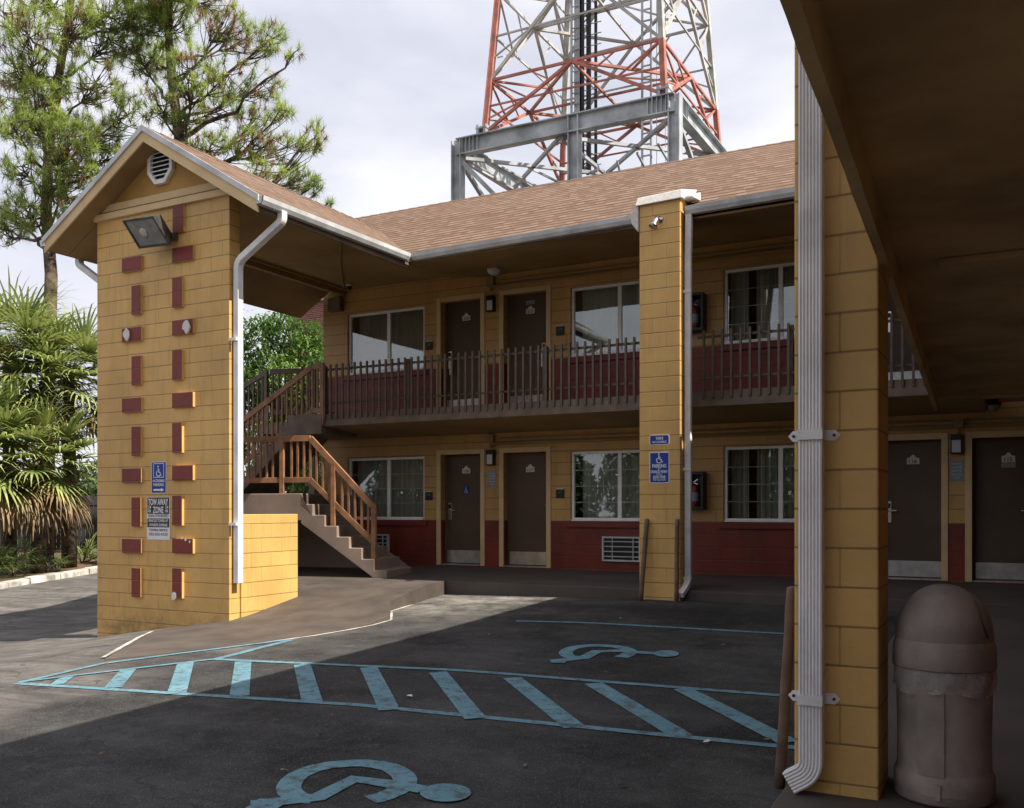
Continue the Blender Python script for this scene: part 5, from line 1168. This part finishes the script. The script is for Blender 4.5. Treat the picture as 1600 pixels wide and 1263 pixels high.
def frondblade(mb, p_, d, ln, w_, droop):
    side_ = d.cross(Vector((random.uniform(-.2, .2), random.uniform(-.2, .2), 1))).normalized() * w_/2
    a = p_; n0 = len(mb.v); mb.v += [tuple(a-side_*.5), tuple(a+side_*.5)]; dd = d.copy(); N_ = 5; wd = (1, .95, .7, .4, .08)
    for k in range(N_):
        a = a + dd*(ln/N_); dd = (dd + Vector((0, 0, -droop*(k/N_)**1.6))).normalized()
        mb.v += [tuple(a-side_*wd[k]), tuple(a+side_*wd[k])]; i = n0+2*k; mb.f.append((i, i+1, i+3, i+2))
def palm(name, label, x, y, D, seed, nf=34, Rr=1.35, dead=8, flower=False, ztrunk=True):
    rnd = random.Random(seed); random.seed(seed); c2 = atD(x, y, D); g0 = gz(c2.x, c2.y)+.12
    root = empty(name, (c2.x, c2.y, g0)); tag(root, label, 'palm', 'fan palms left of the pylon')
    m_ = MB(); m_.tube([(c2.x, c2.y, g0), (c2.x+.03, c2.y, g0+(c2.z-g0)*.5), c2], [.22, .18, .15], 12); m_.build('trunk', 'palm_bark', root, smooth=True)
    L_ = {'g': MB(), 'd': MB()}; st_ = MB()
    for i in range(nf + dead):
        dd_ = i >= nf; el = rnd.uniform(-1.15, -.75) if dd_ else math.asin(max(-.7, min(.98, -.55 + 1.5*(i/nf)**.9))) ; az = i*2.39996 + rnd.uniform(-.2, .2)
        d = Vector((math.cos(az)*math.cos(el), math.sin(az)*math.cos(el), math.sin(el))); pl_ = Rr*rnd.uniform(.55, .8); tip = c2 + d*pl_ + Vector((0, 0, -.12*pl_))
        st_.tube([c2, c2 + d*pl_*.5 + Vector((0, 0, .04)), tip], [.022, .016, .010], 4)
        sd = d.cross(Vector((0, 0, 1))).normalized(); up_ = sd.cross(d).normalized(); mb = L_['d' if dd_ else 'g']; nl = 26
        for k in range(nl):
            a_ = R(-115 + 230*k/(nl-1)); v = (d*math.cos(a_) + sd*math.sin(a_)*1.0 + up_*(.22*abs(math.sin(a_)) + rnd.uniform(-.06, .06))).normalized()
            ln = Rr*rnd.uniform(.68, .92)*(1 - .2*abs(a_)/2.0); frondblade(mb, tip, v, ln, .085, (1.9 if dd_ else 1.0)*rnd.uniform(.6, 1.5))
    L_['g'].build('fronds', 'palm_green', root, recalc=False); st_.build('leaf_stalks', 'palm_yellow', root, smooth=True)
    if L_['d'].f: L_['d'].build('dry_fronds', 'palm_dead', root, recalc=False)
    if flower:
        f_ = MB(); rnd = random.Random(seed+1)
        for k in range(flower):
            az = rnd.uniform(-2.6, -.2); e0 = c2 + Vector((math.cos(az)*.9, math.sin(az)*.9, rnd.uniform(.1, .5))); cv = curve(c2, e0, -.15, rnd, 4, .03); f_.tube(cv, .012, 4)
            for j in range(420): t2 = rnd.uniform(.25, 1); p_ = c2.lerp(e0, t2) + Vector((rnd.gauss(0, .12), rnd.gauss(0, .12), rnd.gauss(.05, .10))); blade(f_, p_, rdir(rnd, -.5), .10, .012, .3, 1)
        f_.build('flower_stalks', 'palm_yellow', root, recalc=False)
palm('fan_palm', 'bushy fan palm at the left edge with yellow flower sprays', 14, 560, 27.5, 5, 40, 2.1, 8, 4)
palm('fan_palm', 'fan palm nearest the pylon with green fronds drooping over the fence', 108, 590, 27.8, 6, 36, 1.75, 10, 3)
palm('fan_palm', 'lower fan palm with drooping dry fronds over the black fence', 60, 715, 26.3, 7, 28, 1.5, 20, 2)
palm('fan_palm', 'tall fan palm at the far left with its crown partly outside the picture', -38, 690, 25.6, 8, 32, 1.8, 12)
foliage('scrub_green', (.13, .17, .05), (.03, .05, .02), .2)
def scrub(name, label, x, y, D, seed, n, Rr, mat='scrub_green'):
    rnd = random.Random(seed); random.seed(seed); c2 = atD(x, y, D); c2.z = gz(c2.x, c2.y)+.15; root = empty(name, c2); tag(root, label, 'plant'); m_ = MB(); s_ = MB()
    for i in range(n):
        az = rnd.uniform(0, 6.28); el = rnd.uniform(.25, 1.3); d = Vector((math.cos(az)*math.cos(el), math.sin(az)*math.cos(el), math.sin(el))); tip = c2 + d*Rr*rnd.uniform(.3, .6); s_.tube([c2, tip], [.012, .007], 4); sd = d.cross(Vector((0, 0, 1))).normalized(); up_ = sd.cross(d)
        for k in range(14): a_ = R(-90 + 180*k/13); blade(m_, tip, (d*math.cos(a_) + sd*math.sin(a_) + up_*.2).normalized(), Rr*rnd.uniform(.4, .6), .035, rnd.uniform(.7, 1.5), 3)
    m_.build('leaves', mat, root, recalc=False); s_.build('stems', 'palm_bark', root)
scrub('palmetto', 'dark palmetto clump on the bed at the left edge', 20, 905, 25.5, 31, 20, 1.2); scrub('palmetto', 'dark palmetto under the middle palm, in front of the fence', 70, 905, 26.5, 32, 14, .9)
scrub('palmetto', 'small bright palmetto at the corner of the pylon', 128, 890, 29, 33, 16, .95, 'palm_green'); scrub('palmetto', 'palmetto clump partly outside the picture at far left', -30, 905, 25, 34, 22, 1.5)

def leafy(name, label, x, y, D, seed, blobs, leafs=2600, mat='leaf_green', cat='tree', lsz=.11, group=None, tr=.12):
    rnd = random.Random(seed); random.seed(seed); c2 = atD(x, y, D); g0 = gz(c2.x, c2.y)
    root = empty(name, (c2.x, c2.y, g0)); tag(root, label, cat, group); tk = MB(); top = Vector((c2.x, c2.y, c2.z)); m_ = MB()
    tk.tube(curve((c2.x, c2.y, g0), top, 0, rnd, 6, .05), [tr*(1-.1*k) for k in range(7)], 8)
    tot = sum(b_[2]*b_[3] for b_ in blobs)
    for (bx, by, rx, ry) in blobs:
        b0 = atD(bx, by, D + rnd.uniform(-1, 1)); s_ = D/F; tk.tube(curve(c2 - Vector((0, 0, (c2.z-g0)*.4)), b0, -.05, rnd, 5, .08), [tr*.5, tr*.4, tr*.3, tr*.22, tr*.14, tr*.06], 6)
        for i in range(int(leafs*rx*ry/tot)):
            v = rdir(rnd); r_ = rnd.uniform(.2, 1)**.5; p_ = b0 + Vector((v.x*rx*s_, v.y*rx*s_, v.z*ry*s_))*r_; p_ += Vector((rnd.gauss(0, .08), rnd.gauss(0, .08), rnd.gauss(0, .08)))
            d = rdir(rnd, -.2); blade(m_, p_, d, lsz*rnd.uniform(.7, 1.5), lsz*.55, .5, 2)
    tk.build('trunk', 'bark', root, smooth=True); m_.build('leaves', mat, root, recalc=False)
leafy('leafy_tree', 'bright green tree behind the staircase, framed by pylon and wall', 435, 560, 27, 41, [(400, 535, 34, 42), (440, 520, 30, 34), (470, 560, 36, 40), (425, 590, 46, 36), (395, 600, 40, 40), (490, 530, 26, 30), (480, 610, 40, 34), (440, 640, 60, 34), (400, 680, 60, 40), (470, 690, 60, 40), (500, 590, 26, 40), (345, 600, 50, 60), (420, 505, 16, 14), (455, 500, 14, 14)], 15000, lsz=.13)
leafy('leafy_bush', 'green bush seen through the slats of the lower stair railing', 480, 760, 24, 42, [(430, 740, 60, 50), (490, 740, 50, 60), (400, 790, 60, 50), (520, 790, 60, 50), (460, 810, 60, 40), (380, 860, 60, 45), (450, 865, 60, 45), (520, 860, 60, 45), (590, 850, 60, 45)], 9000, cat='bush', lsz=.12)
for i, (x, y, D, bl, lab) in enumerate([(-60, 800, 44, [(-90, 780, 90, 60), (-20, 790, 70, 50), (-150, 800, 90, 60)], 'dark hedge bush behind the fence at the far left'), (70, 790, 46, [(30, 775, 60, 45), (90, 785, 60, 45), (140, 770, 55, 50)], 'dark green bush beyond the fence behind the palms'), (220, 790, 46, [(190, 780, 70, 60), (260, 780, 70, 60), (320, 770, 70, 60)], 'dark bush beyond the fence hidden behind the pylon')]):
    leafy('hedge_bush', lab, x, y, D, 50+i, bl, 6000, 'hedge_green', 'bush', .26, 'dark bushes beyond the fence')

# invented trees and pale building behind the camera: darken window reflections, block low sky
for i, (X, Y, hh) in enumerate([(-46, -24, 7), (-37, -27, 8.5), (-28, -25, 7.5), (-19, -27, 9), (-11, -25, 7), (-3, -28, 8.5)]):
    rnd = random.Random(70+i); g0 = gz(X, Y); root = empty('added_tree', (X, Y, g0)); tag(root, 'unseen tree added behind the camera to darken window reflections, standing %s' % ('farthest left', 'second from the left', 'third from the left', 'third from the right', 'second from the right', 'farthest right')[i], 'tree', 'trees added across the street')
    m_ = MB(); m_.tube([(X, Y, g0), (X, Y, g0+hh*.6)], [.3, .15], 8); m_.build('trunk', 'bark', root); m_ = MB()
    for k in range(9000):
        v = rdir(rnd); r_ = rnd.uniform(.3, 1)**.5; blade(m_, Vector((X+v.x*4.8*r_, Y+v.y*3.5*r_, g0+hh*.52+v.z*hh*.5*r_)), rdir(rnd, -.2), .42, .26, .4, 1)
    m_.build('leaves', 'hedge_green', root, recalc=False)
q = MB(); q.box(-8, 6, -46, -34, -2, 15); bb = q.build('added_building', 'kerb_white', origin=(-1, -40, -2)); tag(bb, 'unseen pale building added behind the camera for window reflections', 'building')
for k in range(4):
    for j in range(4): q = MB(); q.box(-7+3.4*k, -5+3.4*k, -33.995, -33.9, .5+3.4*j, 2.3+3.4*j); q.build('window', 'lamp_glass', bb)
